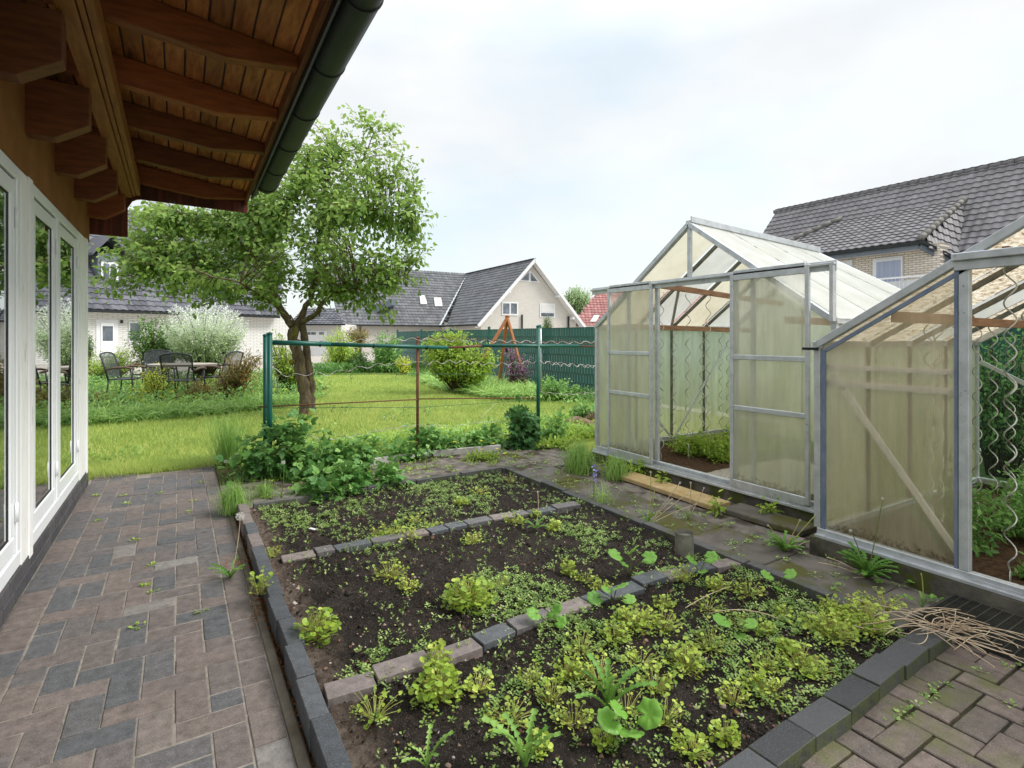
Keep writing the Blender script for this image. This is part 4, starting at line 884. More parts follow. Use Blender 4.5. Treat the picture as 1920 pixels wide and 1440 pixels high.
# ---- left house with dormer and front door
def left_house():
    a, b = cw(-18.05, 23.2, 0), cw(-12.7, 31.2, 0); d = (b-a).normalized(); n = Vector((-d.y, d.x, 0)); n = n if n.dot(cw(0, 1, 0)) > 0 else -n   # away from camera
    a = a-d*7; root = empty('house', a+d*8, 'white brick house with dark tiled roof behind the tree, glazed front door on its left', 'house')
    L_ = (b-a).length
    mb = MB(); wallquad(mb, a, b, -.1, 2.6, 8, n); mb.build('wall', M['brick_white'], root)
    mb = MB(); q = b+n*0
    Vd = np.array([n.x, n.y, 1.0]); O = np.array(a-n*.45)+np.array([0, 0, 2.42]); U = np.array(d); Vn = nrm(Vd); Nn = np.cross(U, Vn)
    def uv(u, v): p = on_plane(u, v, O, Nn)-O; return (np.dot(p, U), np.dot(p, Vn))
    pr = [(0, 0), uv(521, 588.5), uv(533, 470), uv(470, 425), (0, 7.2)]; pr[1] = (pr[1][0], 0)
    roofmesh('roof', O, U, Vn, pr, 'tile', root)
    mb = MB(); e0 = Vector(O)-Vector((0, 0, .08)); e1 = e0+d*pr[1][0]; mb.beam(e0-n*.06, e1-n*.06, .14, .12); mb.build('gutter', M['gutter_dark'], root)
    mb = MB(); wallquad(mb, a-n*.4, a-n*.4+d*pr[1][0], 2.34, 2.40, .5, n); mb.build('soffit', M['white_paint'], root)
    def front(u0, u1, v0, v1, name, m, dep=.05, proud=.03):           # thing mounted on the wall plane between pixel bounds
        p, q = [on_plane(u, 620, np.array(a), np.array(n)) for u in (u0, u1)]; D = (Vector(p)-Vector((0, 0, H))).length
        zc = lambda u, v: on_plane(u, v, np.array(a), np.array(n))[2]
        z1, z0 = zc(u0, v0), zc(u0, v1); m_ = MB(); P, Q = Vector((p[0], p[1], 0)), Vector((q[0], q[1], 0)); wallquad(m_, P-n*proud, Q-n*proud, z0, z1, dep, n); return m_.build(name, M[m], root)
    dr = front(180, 221, 599, 668, 'door_frame', 'white_paint'); front(188, 213, 605, 668, 'door', 'upvc', .05, .06)
    front(191.5, 210.5, 611.5, 639, 'door_glass', 'winglass', .02, .075)
    front(241, 262, 603, 642, 'window', 'white_paint', .05, .04); front(243.5, 262, 606, 639, 'pane', 'winglass', .02, .055)
    front(225, 229, 600, 606, 'wall_lamp', 'gutter_dark', .08, .10)
    # dormer
    dn = MB(); c0 = Vector(on_plane(178, 515, O, Nn)); c1 = Vector(on_plane(222, 515, O, Nn)); w_ = (c1-c0).length
    P0 = Vector((c0.x, c0.y, 0))-n*.3; P1 = Vector((c1.x, c1.y, 0))-n*.3; zb = c0.z-.75
    wallquad(dn, P0, P1, zb, zb+1.7, 2.2, n); dd = dn.build('dormer', M['bluegrey'], root)
    q = MB(); wallquad(q, P0+d*.12-n*.03, P1-d*.12-n*.03, zb+.25, zb+1.35, .05, n); wq = q.build('dormer_window', M['white_paint'], dd)
    q = MB(); wallquad(q, P0+d*.22-n*.05, P0+d*(w_/2-.05)-n*.05, zb+.35, zb+1.25, .03, n); wallquad(q, P0+d*(w_/2+.05)-n*.05, P1-d*.22-n*.05, zb+.35, zb+1.25, .03, n); q.build('dormer_pane', M['winglass'], dd)
    m0 = (P0+P1)/2; q = MB(); top = zb+2.5
    for s_, pp in ((-1, P0-d*.3), (1, P1+d*.3)):
        A0 = Vector((pp.x, pp.y, zb+1.55))-n*.3; B0 = Vector((m0.x, m0.y, top))-n*.3; q.add([A0, B0, B0+n*3, A0+n*3, A0+Vector((0, 0, .12)), B0+Vector((0, 0, .12)), B0+n*3+Vector((0, 0, .12)), A0+n*3+Vector((0, 0, .12))], [(0, 3, 2, 1), (4, 5, 6, 7), (0, 1, 5, 4), (1, 2, 6, 5), (2, 3, 7, 6), (3, 0, 4, 7)])
    q.build('dormer_roof', M['tile'], dd)
    mb = MB(); mb.tube([b-n*.1+Vector((0, 0, 2.5)), b-n*.1+d*.3+Vector((0, 0, 2.1)), b-n*.1+d*.3], .05, 6); mb.build('downpipe', M['gutter_dark'], root)
left_house()
# ---- garage
def garage():
    D0 = 38; root = empty('garage', W3(600, 668, D0), 'white garage with panelled door and low tiled roof right of the tree trunk', 'garage')
    a, b = cw((545-CX)/F*D0, D0, 0), cw((640-CX)/F*D0, D0, 0); n = Vector((sA, cA, 0))
    mb = MB(); wallquad(mb, a, b, -.1, 2.15, 5, n); mb.build('wall', M['brick_white'], root)
    a2, b2 = cw((571-CX)/F*D0, D0, 0)-n*.05, cw((613-CX)/F*D0, D0, 0)-n*.05
    mb = MB(); wallquad(mb, a2, b2, -.09, 1.68, .05, n)
    for i in range(4): wallquad(mb, a2-n*.012, b2-n*.012, -.06+i*.435, .34+i*.435, .012, n)
    dr = mb.build('garage_door', M['white_paint'], root)
    mb = MB()
    for u in (574, 584, 599): mb_a = cw((u-CX)/F*D0, D0, 0)-n*.075; wallquad(mb, mb_a, mb_a+(b-a).normalized()*.33, 1.40, 1.58, .015, n)
    mb.build('door_window', M['winglass'], dr)
    O = np.array(a-n*.4)+np.array([0, 0, 2.1]); U = np.array((b-a).normalized()); Vn = nrm(np.array([n.x*3, n.y*3, 1.35])); w_ = (b-a).length
    roofmesh('roof', O, U, Vn, [(0, 0), (w_+.4, 0), (w_-1.1, 2.9), (0, 2.9)], 'tile', root, th=.34)
    mb = MB(); e0 = Vector(O); mb.beam(e0-n*.05, e0-n*.05+Vector(U)*(w_+.4), .12, .12); mb.build('gutter', M['gutter_dark'], root)
garage()
# ---- middle house: L shape with front gable
def mid_house():
    R_ = Vector(cw(-.518, .855, 0)); S = Vector(cw(.855, .518, 0)); A0 = cw(1.757, 42, 0)    # ridge direction (back), gable direction (right), gable centre
    wv, ze, za = 4.85, 2.15, 7.16; root = empty('house', A0, 'cream gabled house with grey tiled L-shaped roof beyond the green fence', 'house')
    L1 = 11.7; mb = MB(); g0 = A0+R_*.55
    vs = []
    for off in (0, L1): 
        c = g0+R_*off; vs += [tuple(c-S*(wv-.45)+Vector((0, 0, -.1))), tuple(c+S*(wv-.45)+Vector((0, 0, -.1))), tuple(c+S*(wv-.45)+Vector((0, 0, ze+.3))), tuple(c+Vector((0, 0, za-.25))), tuple(c-S*(wv-.45)+Vector((0, 0, ze+.3)))]
    mb.add(vs, [(0, 1, 2, 3, 4), (9, 8, 7, 6, 5), (0, 5, 6, 1), (1, 6, 7, 2), (4, 9, 5, 0)])
    P = A0+R_*L1; c0 = P-R_*(wv-.45)-S*(wv-.5); c1 = c0-S*6.9; wallquad(mb, c1, c0, -.1, ze+.25, 8, R_)
    mb.build('wall', M['brick_pale'], root)
    sl = math.hypot(wv, za-ze)
    for sg in (-1, 1):
        O = np.array(A0+S*(sg*wv))+np.array([0, 0, ze]); Vn = nrm(np.array((-S*sg*wv)+Vector((0, 0, za-ze)))); U = np.array(R_)
        if sg < 0: poly_ = [(0, 0), (L1-wv-1.2, 0), (L1, sl), (0, sl)]
        else: poly_ = [(0, 0), (L1+3, 0), (L1+3, sl), (0, sl)]
        roofmesh('roof', O, U, Vn, poly_, 'tile_mid', root)
        m_ = MB(); p0 = A0+S*(sg*(wv+.05))+Vector((0, 0, ze-.12)); p1 = A0+Vector((0, 0, za-.03)); m_.beam(p0-R_*.02, p1-R_*.02, .06, .22, (0, 0, 1)); m_.beam(p0+R_*.3-Vector((0, 0, .10)), p1+R_*.3-Vector((0, 0, .10)), .5, .05, (0, 0, 1)); m_.build('bargeboard', M['white_paint'], root)
    P0 = P-S*13.0; O = np.array(P0-R_*wv)+np.array([0, 0, ze]); Vn = nrm(np.array(R_*wv+Vector((0, 0, za-ze)))); poly_ = [(0, 0), (13.0-wv+.2, 0), (13.0, sl), (0, sl)]
    roofmesh('roof', O, np.array(S), Vn, poly_, 'tile_mid', root)
    m_ = MB(); m_.beam(Vector(O)-R_*.05, Vector(O)-R_*.05+S*(13-wv), .12, .12); m_.beam(A0-S*(wv+.02)+Vector((0, 0, ze-.02)), A0-S*(wv+.02)+R_*(L1-wv)+Vector((0, 0, ze-.02)), .12, .12); m_.build('gutter', M['gutter_dark'], root)
    m_ = MB(); q0 = A0-S*wv+R_*(L1-wv)+Vector((0, 0, ze+.08)); m_.beam(q0, P+Vector((0, 0, za+.02)), .16, .05); m_.build('valley', M['galv'], root)
    gp = np.array(g0); gn = np.array(R_)
    def on(u0, u1, v0, v1, name, m, proud, parent=root, arch=False):
        a, b = Vector(on_plane(u0, v1, gp, gn)), Vector(on_plane(u1, v1, gp, gn)); z1 = on_plane((u0+u1)/2, v0, gp, gn)[2]; m_ = MB(); wallquad(m_, a-R_*proud, b-R_*proud, a.z, z1, .04, R_); return m_.build(name, M[m], parent)
    w1 = on(941, 971, 566, 591, 'window', 'white_paint', .05)
    on(943, 954.5, 569, 588, 'pane', 'winglass', .07, w1); on(957.5, 968.5, 569, 588, 'pane', 'winglass', .07, w1)
    w2 = on(1012, 1040, 569, 595, 'window', 'white_paint', .05); on(1014, 1038, 571, 585, 'roller_shutter', 'shutter', .07, w2); on(1014, 1038, 587, 593, 'pane', 'winglass', .07, w2)
    m_ = MB(); pts = [on_plane(u, v, gp, gn) for u, v in ((973, 527), (994, 507), (1012, 530))]; m_.add([tuple(Vector(p)-R_*.04) for p in pts]+[tuple(Vector(p)) for p in pts], [(0, 1, 2), (0, 3, 4, 1), (1, 4, 5, 2), (2, 5, 3, 0)]); w3 = m_.build('window', M['white_paint'], root)
    for tri in (((976, 525), (991, 511), (991, 526)), ((994.5, 511), (1007, 527.5), (994.5, 527))):
        m_ = MB(); pts = [on_plane(u, v, gp, gn) for u, v in tri]; m_.add([tuple(Vector(p)-R_*.07) for p in pts], [(0, 1, 2)]); m_.build('pane', M['winglass'], w3)
    for (u0, u1, v0, v1) in ((976, 979, 590, 616), (1063, 1066, 593, 616)): on(u0, u1, v0, v1, 'downpipe', 'gutter_dark', .12)
    for u, v in ((1041, 556), (1068, 597), (915, 588), (950, 548)):
        m_ = MB(); c = Vector(on_plane(u, v, gp, gn)); m_.beam(c, c-R_*.55, .14, .16); m_.build('purlin_end', M['white_paint'], root)
    Ob = np.array(P0-R_*wv)+np.array([0, 0, ze]); Nb = np.cross(np.array(S), Vn)
    for (u0, u1, v0, v1) in ((813, 829, 560, 576), (786, 800, 556, 572)):
        m_ = MB(); nb = Vector(Nb)*(1 if Nb[2] > 0 else -1); pts = [Vector(on_plane(u, v, Ob, Nb)) for u, v in ((u0+2, v1), (u1, v1), (u1-3, v0), (u0, v0))]; m_.add([tuple(p+nb*.05) for p in pts]+[tuple(p+nb*.14) for p in pts], [(4, 5, 6, 7), (0, 1, 5, 4), (1, 2, 6, 5), (2, 3, 7, 6), (3, 0, 4, 7)]); m_.build('skylight', M['shutter'], root)
mid_house()
# ---- white gable further left
def small_gable():
    D0 = 44; n = Vector((sA, cA, 0)); root = empty('house', W3(690, 640, D0), 'plain white house wall with overhanging eave left of the grey roof', 'house')
    a, b = cw((666-CX)/F*D0, D0, 0), cw((728-CX)/F*D0, D0, 0); mb = MB(); wallquad(mb, a, b, -.1, 2.75, .3, n); mb.build('wall', M['white_paint'], root)
    mb = MB(); p = [W3(u, v, D0-.5) for u, v in ((648, 612), (668, 590), (735, 560), (735, 572), (672, 602), (664, 614))]; mb.add([tuple(q) for q in p]+[tuple(q+n*1.2) for q in p], [tuple(range(6)), tuple(range(11, 5, -1))]+[(i, (i+1) % 6, 6+(i+1) % 6, 6+i) for i in range(6)]); mb.build('eave', M['bluegrey'], root)
small_gable()
# ---- red roofed house
def red_house():
    D0 = 46; n = Vector((sA, cA, 0)); root = empty('house', W3(1130, 640, D0), 'house with a red tiled roof and one skylight at the left of the pale greenhouse', 'house')
    S = Vector(cw(1, 0, 0)); a = cw((1066-CX)/F*D0, D0, 0); mb = MB(); wallquad(mb, a+S*.5, a+S*14, -.1, 2.2, 8, n); mb.build('wall', M['brick_pale'], root)
    O = np.array(a)+np.array([0, 0, 2.0]); Vn = nrm(np.array(n*3.6+Vector((0, 0, 3.35)))); roofmesh('roof', O, np.array(S), Vn, [(0, 0), (14, 0), (14, 4.9), (3.0, 4.9)], 'tile_red', root, tw=.3, th=.34)
    Nb = np.cross(np.array(S), Vn); nb = Vector(Nb)*(1 if Nb[2] > 0 else -1); m_ = MB(); pts = [Vector(on_plane(u, v, O, Nb)) for u, v in ((1106, 605), (1117, 605), (1124, 593), (1114, 593))]; m_.add([tuple(p+nb*.05) for p in pts]+[tuple(p+nb*.14) for p in pts], [(4, 5, 6, 7), (0, 1, 5, 4), (1, 2, 6, 5), (2, 3, 7, 6), (3, 0, 4, 7)]); m_.build('skylight', M['shutter'], root)
red_house()
# ---- right house: long roof with a wide hipped dormer and white balcony
def right_house():
    root = empty('house', (23.4, 8, 0), 'cream brick house with hipped dormer and white balcony behind the greenhouses', 'house')
    xr, zr, k = 27.6, 8.0, 1.091
    Vn = nrm(np.array([1, 0, k])); O = np.array([22.2, -16.0, zr-k*(xr-22.2)]); sl = (xr-22.2)*math.sqrt(1+k*k)
    c0 = (8.54-.5+16, (23.96-22.2)*math.sqrt(1+k*k)); ap = (9.13+16, (26.33-22.2)*math.sqrt(1+k*k)); al = (13.95+16, ap[1]+.1); bl = (15.6+16, (24.4-22.2)*math.sqrt(1+k*k))
    L_ = 17.9+16
    mb = MB(); mb.bb(23.0, 32.2, -15.5, 17.5, -.1, 3.0); mb.bb(23.15, 27, 8.75, 16.4, 2.9, 4.62)
    mb.build('wall', M['brick_cream'], root)
    roofmesh('roof', O, (0, 1, 0), Vn, [(0, 0), (L_, 0), (L_, sl), (0, sl)], 'tile_r', root)
    roofmesh('roof', np.array([xr+5.4, -16, zr-k*5.4]), (0, 1, 0), nrm(np.array([-1, 0, k])), [(0, 0), (L_, 0), (L_, sl), (0, sl)], 'tile_r', root)
    # dormer roof plane: eave (22.7, z 4.70) up to (26.4, 6.66)
    e0, e1 = np.array([22.7, 9.19, 4.70]), np.array([22.7, 16.6, 4.70]); Vd = nrm(np.array([3.7, 0, 1.96])); h = math.hypot(3.7, 1.96)+.05
    roofmesh('dormer_roof', e0, (0, 1, 0), Vd, [(0, 0), (7.4, 0), (4.7, h), (-.05, h)], 'tile_r', root)
    # hip side
    Pc, Pa, Pb, Pd = Vector((22.7, 9.19, 4.72)), Vector((26.33, 9.13, 6.62)), Vector((24.57, 7.89, 4.70)), Vector((23.96, 8.54, 4.03))
    nn = (Pa-Pc).cross(Pd-Pc).normalized(); Uh = (Pb-Pd).normalized() if False else Vector((1, -.9, -.2)).normalized(); Uh = (Uh-nn*Uh.dot(nn)).normalized(); Vh = nn.cross(Uh).normalized()
    if Vh.z < 0: Vh = -Vh
    uvs = [((p-Pc).dot(Uh), (p-Pc).dot(Vh)) for p in (Pc, Pd, Pb, Pa)]; roofmesh('hip_roof', Pc, Uh, Vh, uvs, 'tile_r', root)
    for (p, q) in ((Pc, Pa), (Vector((22.7, 16.6, 4.74)), Vector((26.4, 13.9, 6.72)))):
        n_ = 11; mb = MB()
        for i in range(n_): a = p.lerp(q, i/n_)+Vector((0, 0, .05)); b = p.lerp(q, (i+1.15)/n_)+Vector((0, 0, .05)); mb.tube([a, b], [.125, .10], 8)
        mb.build('hip_tiles', M['hip'], root, smooth=True)
    mb = MB(); y = -16
    while y < 17.9: mb.tube([(xr, y, zr+.02), (xr, y+.42, zr+.02)], [.13, .11], 8); y += .4
    mb.build('ridge_tiles', M['tile_r'], root, smooth=True)
    mb = MB(); mb.bb(22.62, 22.72, 9.1, 16.7, 4.56, 4.68); mb.beam(Pc+Vector((-.04, -.04, -.06)), Pd+Vector((0, -.04, -.04)), .1, .12); mb.build('gutter', M['gutter_dark'], root)
    mb = MB(); mb.bb(22.70, 22.76, 9.25, 16.6, 4.40, 4.558); mb.beam(Pc+Vector((0, 0, -.22)), Pd+Vector((0, 0, -.2)), .05, .2); mb.build('eave_fascia', M['bluegrey'], root)
    mb = MB(); mb.bb(22.765, 23.149, 9.2, 16.6, 4.42, 4.5); mb.build('soffit', M['white_paint'], root)
    def w_on(u0, u1, v0, v1, name, m, x, par): 
        a, b = PX(u0, v1, x), PX(u1, v0, x); m_ = MB(); m_.bb(x, x+.05, min(a.y, b.y), max(a.y, b.y), a.z, b.z); return m_.build(name, M[m], par)
    f1 = w_on(1636, 1692, 479, 560, 'window', 'white_paint', 23.09, root); w_on(1643, 1688, 487, 560, 'pane', 'blue_curtain', 23.07, f1); w_on(1643, 1688, 482, 487, 'pane', 'winglass', 23.07, f1)
    f2 = w_on(1572, 1598, 487, 530, 'window', 'white_paint', 23.09, root); w_on(1575, 1597, 498, 530, 'pane', 'blue_curtain', 23.07, f2)
    # balcony
    bx = 22.2; ya, yb = PX(1725, 525, bx).y, PX(1632, 525, bx).y; mb = MB(); mb.bb(bx, 23.0, ya-2, yb+1.5, 2.2, 2.4); bal = mb.build('balcony', M['white_paint'], root)
    mb = MB(); mb.bb(bx, bx+.06, ya-2, yb+1.5, 3.36, 3.42); mb.bb(bx, bx+.05, ya-2, yb+1.5, 2.46, 2.50); mb.build('railing', M['white_paint'], bal)
    mb = MB(); y = ya-1.95
    while y < yb+1.5:
        mb.tube([(bx+.03, y, 2.5), (bx+.03, y, 2.8), (bx+.03, y, 3.0), (bx+.03, y, 3.2), (bx+.03, y, 3.36)], [.012, .012, .04, .012, .012], 6); y += .13
    mb.build('baluster', M['galv'], bal)
    mb = MB(); mb.bb(bx+.16, bx+.17, ya-2, yb+1.5, 2.45, 3.28); mb.build('balcony_screen', M['white_paint'], bal)
right_house()
# ---- green privacy fence
fx = 7.4; FH = 1.475; fence = empty('privacy_fence', (fx, 9, 0), 'dark green woven strip fence along the lawn and behind the greenhouses', 'fence')
def fence_panel(y0):
    st = MB(); rr = random.Random(int(y0*10)); n = 50
    for i in range(n):
        yc = y0+.045+i*(2.41/n); a = rr.random()
        for r in range(7): off = .003*(1 if (i+r) % 2 else -1); st.bb(fx+off-.002, fx+off+.002, yc-.0242, yc+.0242, .05+r*.2, .05+r*.2+.198, a*.6+.4*((i+r) % 2))
    st.build('fence_panel', M['green_fence'], fence)
    rd = MB()
    for r in range(8):
        for s in (-.014, .014): rd.bb(fx+s-.004, fx+s+.004, y0+.03, y0+2.47, .045+r*.2, .053+r*.2)
    rd.build('fence_rods', M['green_bar'], fence)
y = -4.1
while y < 20.8:
    fence_panel(y); mb = MB(); mb.bb(fx-.03, fx+.03, y-.03, y+.03, -.05, FH+.06); mb.build('fence_post', M['green_post'], fence, bev=.004); y += 2.5
mb = MB(); mb.bb(fx-.03, fx+.03, y-.03, y+.03, -.05, FH+.06); mb.build('fence_post', M['green_post'], fence, bev=.004)
# ================================================================== TRELLIS OF PIPES AND WIRES
TY = 5.2; tr = empty('trellis', PY(505, 850, TY), 'raspberry trellis of green pipes, one rusty post and wavy wires between patio and greenhouse', 'trellis')
def T(u, v, y=TY): return PY(u, v, y)
def pipe(pts, r, m, name, par=tr, n=8): mb = MB(); mb.tube(pts, r, n); return mb.build(name, M[m], par, smooth=True)
def vert(u, v, y, r, m, name):
    t = T(u, v, y); pipe([(t.x, t.y, 0), (t.x, t.y, t.z)], r, m, name); c = MB(); c.tube([(t.x, t.y, t.z), (t.x, t.y, t.z+.012), (t.x, t.y, t.z+.022)], [r+.003, r+.003, .004], 8); c.build('post_cap', M[m], tr)
vert(505.5, 627, TY-.03, .022, 'green_post', 'post'); vert(497.5, 630, TY+.18, .020, 'green_post', 'post'); vert(783, 635, TY+.02, .016, 'rust', 'post'); vert(1009, 613, TY, .022, 'green_post', 'post')
t = T(1014, 616, TY+.04); pipe([(t.x, t.y, .6), (t.x, t.y, t.z)], .009, 'galv', 'post')
bars = [((511, 642), (620, 645.5), .022, 'green_post'), ((620, 645.5), (840, 652), .019, 'green_post'), ((838, 652), (906, 648.5), .012, 'rust'), ((904, 648), (1085, 649), .019, 'green_post'), ((1083, 649), (1130, 649.5), .008, 'rust')]
for (a, b, r, m) in bars: pipe([T(*a), T(*b)], r, m, 'top_rail')
for u in (600, 700, 800, 870, 950): 
    p = T(u, 643+(u-511)*.03, TY); pipe([p-Vector((.006, 0, 0)), p+Vector((.006, 0, 0))], .0235, 'rubber', 'cable_tie')
def wavy(pts, amp=.012, wl=.15, m='wire', r=.004, name='wavy_wire', seed=1):
    P = [T(*p) for p in pts]; out_ = []; s = 0; rr = random.Random(seed)
    for i in range(len(P)-1):
        n = max(2, int((P[i+1]-P[i]).length/.012))
        for k in range(n):
            q = P[i].lerp(P[i+1], k/n); s += (P[i+1]-P[i]).length/n; out_.append(q+Vector((0, amp*.6*math.sin(s/wl*6.28+1), amp*math.sin(s/wl*6.28))))
    pipe(out_, r, m, name, n=5)
wavy([(600, 642, TY+.03), (700, 638, TY+.03), (783, 636, TY), (870, 639), (1008, 641), (1080, 643), (1135, 640)], .014, .17)
wavy([(780, 636, TY), (860, 632), (930, 640), (1009, 643), (1060, 640), (1130, 645)], .012, .13, 'rust', .003)
wavy([(507, 690), (540, 705), (590, 700), (610, 702), (660, 692), (720, 683), (783, 681)], .014, .19, 'wire', .003)
wavy([(783, 681), (860, 678), (930, 684), (1008, 678), (1060, 683), (1135, 690)], .016, .16, 'wire', .003)
wavy([(1009, 678), (1050, 684), (1090, 686), (1130, 688)], .018, .12, 'galv', .0028)
wavy([(1009, 735), (1060, 740), (1135, 735)], .008, .14, 'wire', .0026)
wavy([(575, 818), (620, 823), (680, 815), (720, 805), (783, 797)], .010, .15, 'wire', .003); wavy([(783, 797), (850, 800), (900, 792), (960, 790)], .008, .15, 'wire', .0026)
pipe([T(486, 763), T(783, 749)], .006, 'rust', 'lower_rod'); pipe([T(783, 748), T(1007, 746)], .006, 'rust', 'lower_rod')
pipe([T(500, 765), T(783, 764), T(1005, 750)], .0022, 'green_bar', 'tie_wire'); pipe([T(515, 703), T(783, 701), T(1005, 703)], .0018, 'green_bar', 'tie_wire'); pipe([T(930, 755), T(870, 815)], .0018, 'wire', 'tie_wire')
for u, v in ((560, 766), (625, 766), (650, 764), (695, 764), (760, 764), (798, 765), (808, 765), (660, 703), (745, 704)):
    p = T(u, v); pipe([p+Vector((.015*math.cos(t_*.9), .01, .02*math.sin(t_*1.1)-.012*(t_/3))) for t_ in range(7)], .0022, 'green_bar', 'wire_hook', n=4)
# ================================================================== GARDEN FURNITURE
def chair(loc, rz, lab):
    root = empty('garden_chair', (0, 0, 0), lab, 'chair', 'metal garden chairs round the table'); hw = .27
    for s in (-1, 1):
        m_ = MB(); m_.tube([(s*hw, .26, 0), (s*hw, .22, .25), (s*hw, .2, .42), (s*hw, .17, .62)], .014, 6); m_.build('leg', M['chair'], root, smooth=True)
        m_ = MB(); m_.tube([(s*hw, -.30, 0), (s*hw, -.22, .22), (s*hw, -.2, .43)], .014, 6); m_.build('leg', M['chair'], root, smooth=True)
        m_ = MB(); m_.tube([(s*(hw+.01), -.22, .62), (s*(hw+.02), -.1, .655), (s*(hw+.02), .1, .66), (s*(hw+.01), .24, .63)], [.02, .024, .024, .018], 6); m_.build('armrest', M['armwood'], root, smooth=True)
    m_ = MB(); arc = [(-hw, -.2, .40), (-hw, -.25, .62), (-hw, -.33, .88)]+[(hw*math.sin(a)*1.0, -.345, .88+.065*math.cos(a)) for a in np.linspace(-1.35, 1.35, 9)]+[(hw, -.33, .88), (hw, -.25, .62), (hw, -.2, .40)]
    m_.tube(arc, .015, 6); m_.build('back_frame', M['chair'], root, smooth=True)
    m_ = MB(); vs = []; 
    for i in range(9):
        x = -hw+.01+i*(2*hw-.02)/8; vs += [(x, -.212, .46), (x, -.25, .62), (x, -.335, .88+.06*math.cos((i-4)/4*1.35))]
    m_.add(vs, [(3*i+j, 3*i+3+j, 3*i+4+j, 3*i+1+j) for i in range(8) for j in range(2)]); m_.build('backrest', M['chairmesh'], root)
    m_ = MB(); m_.box((0, .0, .43), (2*hw-.02, .46, .012)); m_.build('seat', M['chairmesh'], root)
    m_ = MB(); m_.tube([(-hw, -.2, .43), (-hw, .21, .43), (hw, .21, .43), (hw, -.2, .43), (-hw, -.2, .43)], .013, 6); m_.build('seat_frame', M['chair'], root, smooth=True)
    root.location = loc; root.rotation_euler = (0, 0, rz); return root
base_rot = -A
def at_d(u, d): p = W3(u, 700, d); return Vector((p.x, p.y, .0))
chair(at_d(238, 10.7), base_rot-1.35, 'dark garden chair left of the table, turned sideways with its brown armrests towards it')
chair(at_d(283, 12.0), base_rot+math.pi+.15, 'dark mesh-back garden chair on the far side of the table')
chair(at_d(346, 10.3), base_rot+.1, 'dark mesh-back garden chair on the near side of the table, its back to the patio')
chair(at_d(412, 11.2), base_rot+1.45, 'dark garden chair right of the table, half hidden by the bronze-leaved rose')
tb = empty('garden_table', at_d(343, 11.1), 'garden table with a pale oval stone top among the dark chairs', 'table'); c = at_d(343, 11.1)
m_ = MB(); n = 28; R_ = Vector((cA, -sA, 0)); Q_ = Vector((sA, cA, 0)); ring = lambda z, k: [tuple(c+R_*(.66*k*math.cos(2*math.pi*i/n))+Q_*(.48*k*math.sin(2*math.pi*i/n))+Vector((0, 0, z))) for i in range(n)]
m_.add(ring(.66, .98)+ring(.70, 1), [tuple(range(n-1, -1, -1)), tuple(range(n, 2*n))]+[(i, (i+1) % n, n+(i+1) % n, n+i) for i in range(n)]); m_.build('tabletop', M['tabletop'], tb)
for a in (.8, 2.3, 3.9, 5.4):
    m_ = MB(); e = R_*(.42*math.cos(a))+Q_*(.3*math.sin(a)); m_.tube([c+e*1.1, c+e*.6+Vector((0, 0, .35)), c+e+Vector((0, 0, .655))], .016, 6); m_.build('leg', M['chair'], tb, smooth=True)
# timber tripod
ap = W3(951, 596, 12.9); tp = empty('timber_tripod', (ap.x, ap.y, 0), 'orange timber climbing-plant tripod in front of the green fence', 'plant support')
for (u, v, d) in ((868, 735, 12.2), (934, 722, 13.3), (990, 728, 12.6)):
    b = W3(u, 700, d); mb = MB(); q = Vector((b.x, b.y, -.02)); dirn = (ap-q).normalized(); mb.beam(q, ap+dirn*.06+(q-ap).normalized()*0, .065, .065, (1, 0, 0)); mb.build('pole', M['orange_wood'], tp, bev=.006)
# can, grate, rocks, paper
p = G(1283, 1022, .10); mb = MB(); mb.tube([(p.x, p.y, .03), (p.x, p.y, .165)], .05, 20, cap=False); mb.tube([(p.x, p.y, .165), (p.x, p.y, .172)], .053, 20, cap=False); mb.tube([(p.x, p.y, .15), (p.x, p.y, .03)], .047, 20)
tag(mb.build('metal_can', M['pot'], loc=(p.x, p.y, .03), smooth=True), 'rusty grey metal can standing upright in the bed by the right edging', 'can')
gr = empty('metal_grate', (2.82, .92, .03), 'dark metal grate set in the ground below the tan greenhouse wall', 'grate'); mb = MB()
gx0, gx1, gy0, gy1 = 2.62, 3.04, .66, 1.10; ZG = .028
mb.bb(gx0, gx1, gy0, gy0+.012, .03, .064); mb.bb(gx0, gx1, gy1-.012, gy1, .03, .064); mb.bb(gx0, gx0+.012, gy0+.012, gy1-.012, .03, .064); mb.bb(gx1-.012, gx1, gy0+.012, gy1-.012, .03, .064); mb.build('grate_frame', M['grate'], gr)
mb = MB()
for i in range(1, 28): x = gx0+i*(gx1-gx0)/28; mb.bb(x-.0018, x+.0018, gy0+.012, gy1-.012, .042, .064)
for i in range(1, 12): y = gy0+i*(gy1-gy0)/12; mb.bb(gx0+.012, gx1-.012, y-.0022, y+.0022, .048, .0655)
mb.build('grate_bars', M['grate'], gr)
def rock(p, r, lab, sd):
    mb = MB(); vs = []; n1_, n2_ = 9, 12
    for i in range(n1_+1):
        for k in range(n2_):
            th = math.pi*i/n1_; ph = 2*math.pi*k/n2_; q = Vector((math.sin(th)*math.cos(ph), math.sin(th)*math.sin(ph), math.cos(th))); f = 1+.35*mnoise.noise(q*1.6+Vector((sd, 0, 0)))+.12*mnoise.noise(q*5+Vector((sd, 0, 0)))
            vs.append((p[0]+q.x*r[0]*f, p[1]+q.y*r[1]*f, p[2]+q.z*r[2]*f))
    mb.add(vs, [(i*n2_+k, i*n2_+(k+1) % n2_, (i+1)*n2_+(k+1) % n2_, (i+1)*n2_+k) for i in range(n1_) for k in range(n2_)])
    return tag(mb.build('rock', M['rock'], loc=(p[0], p[1], 0), smooth=True), lab, 'rock')
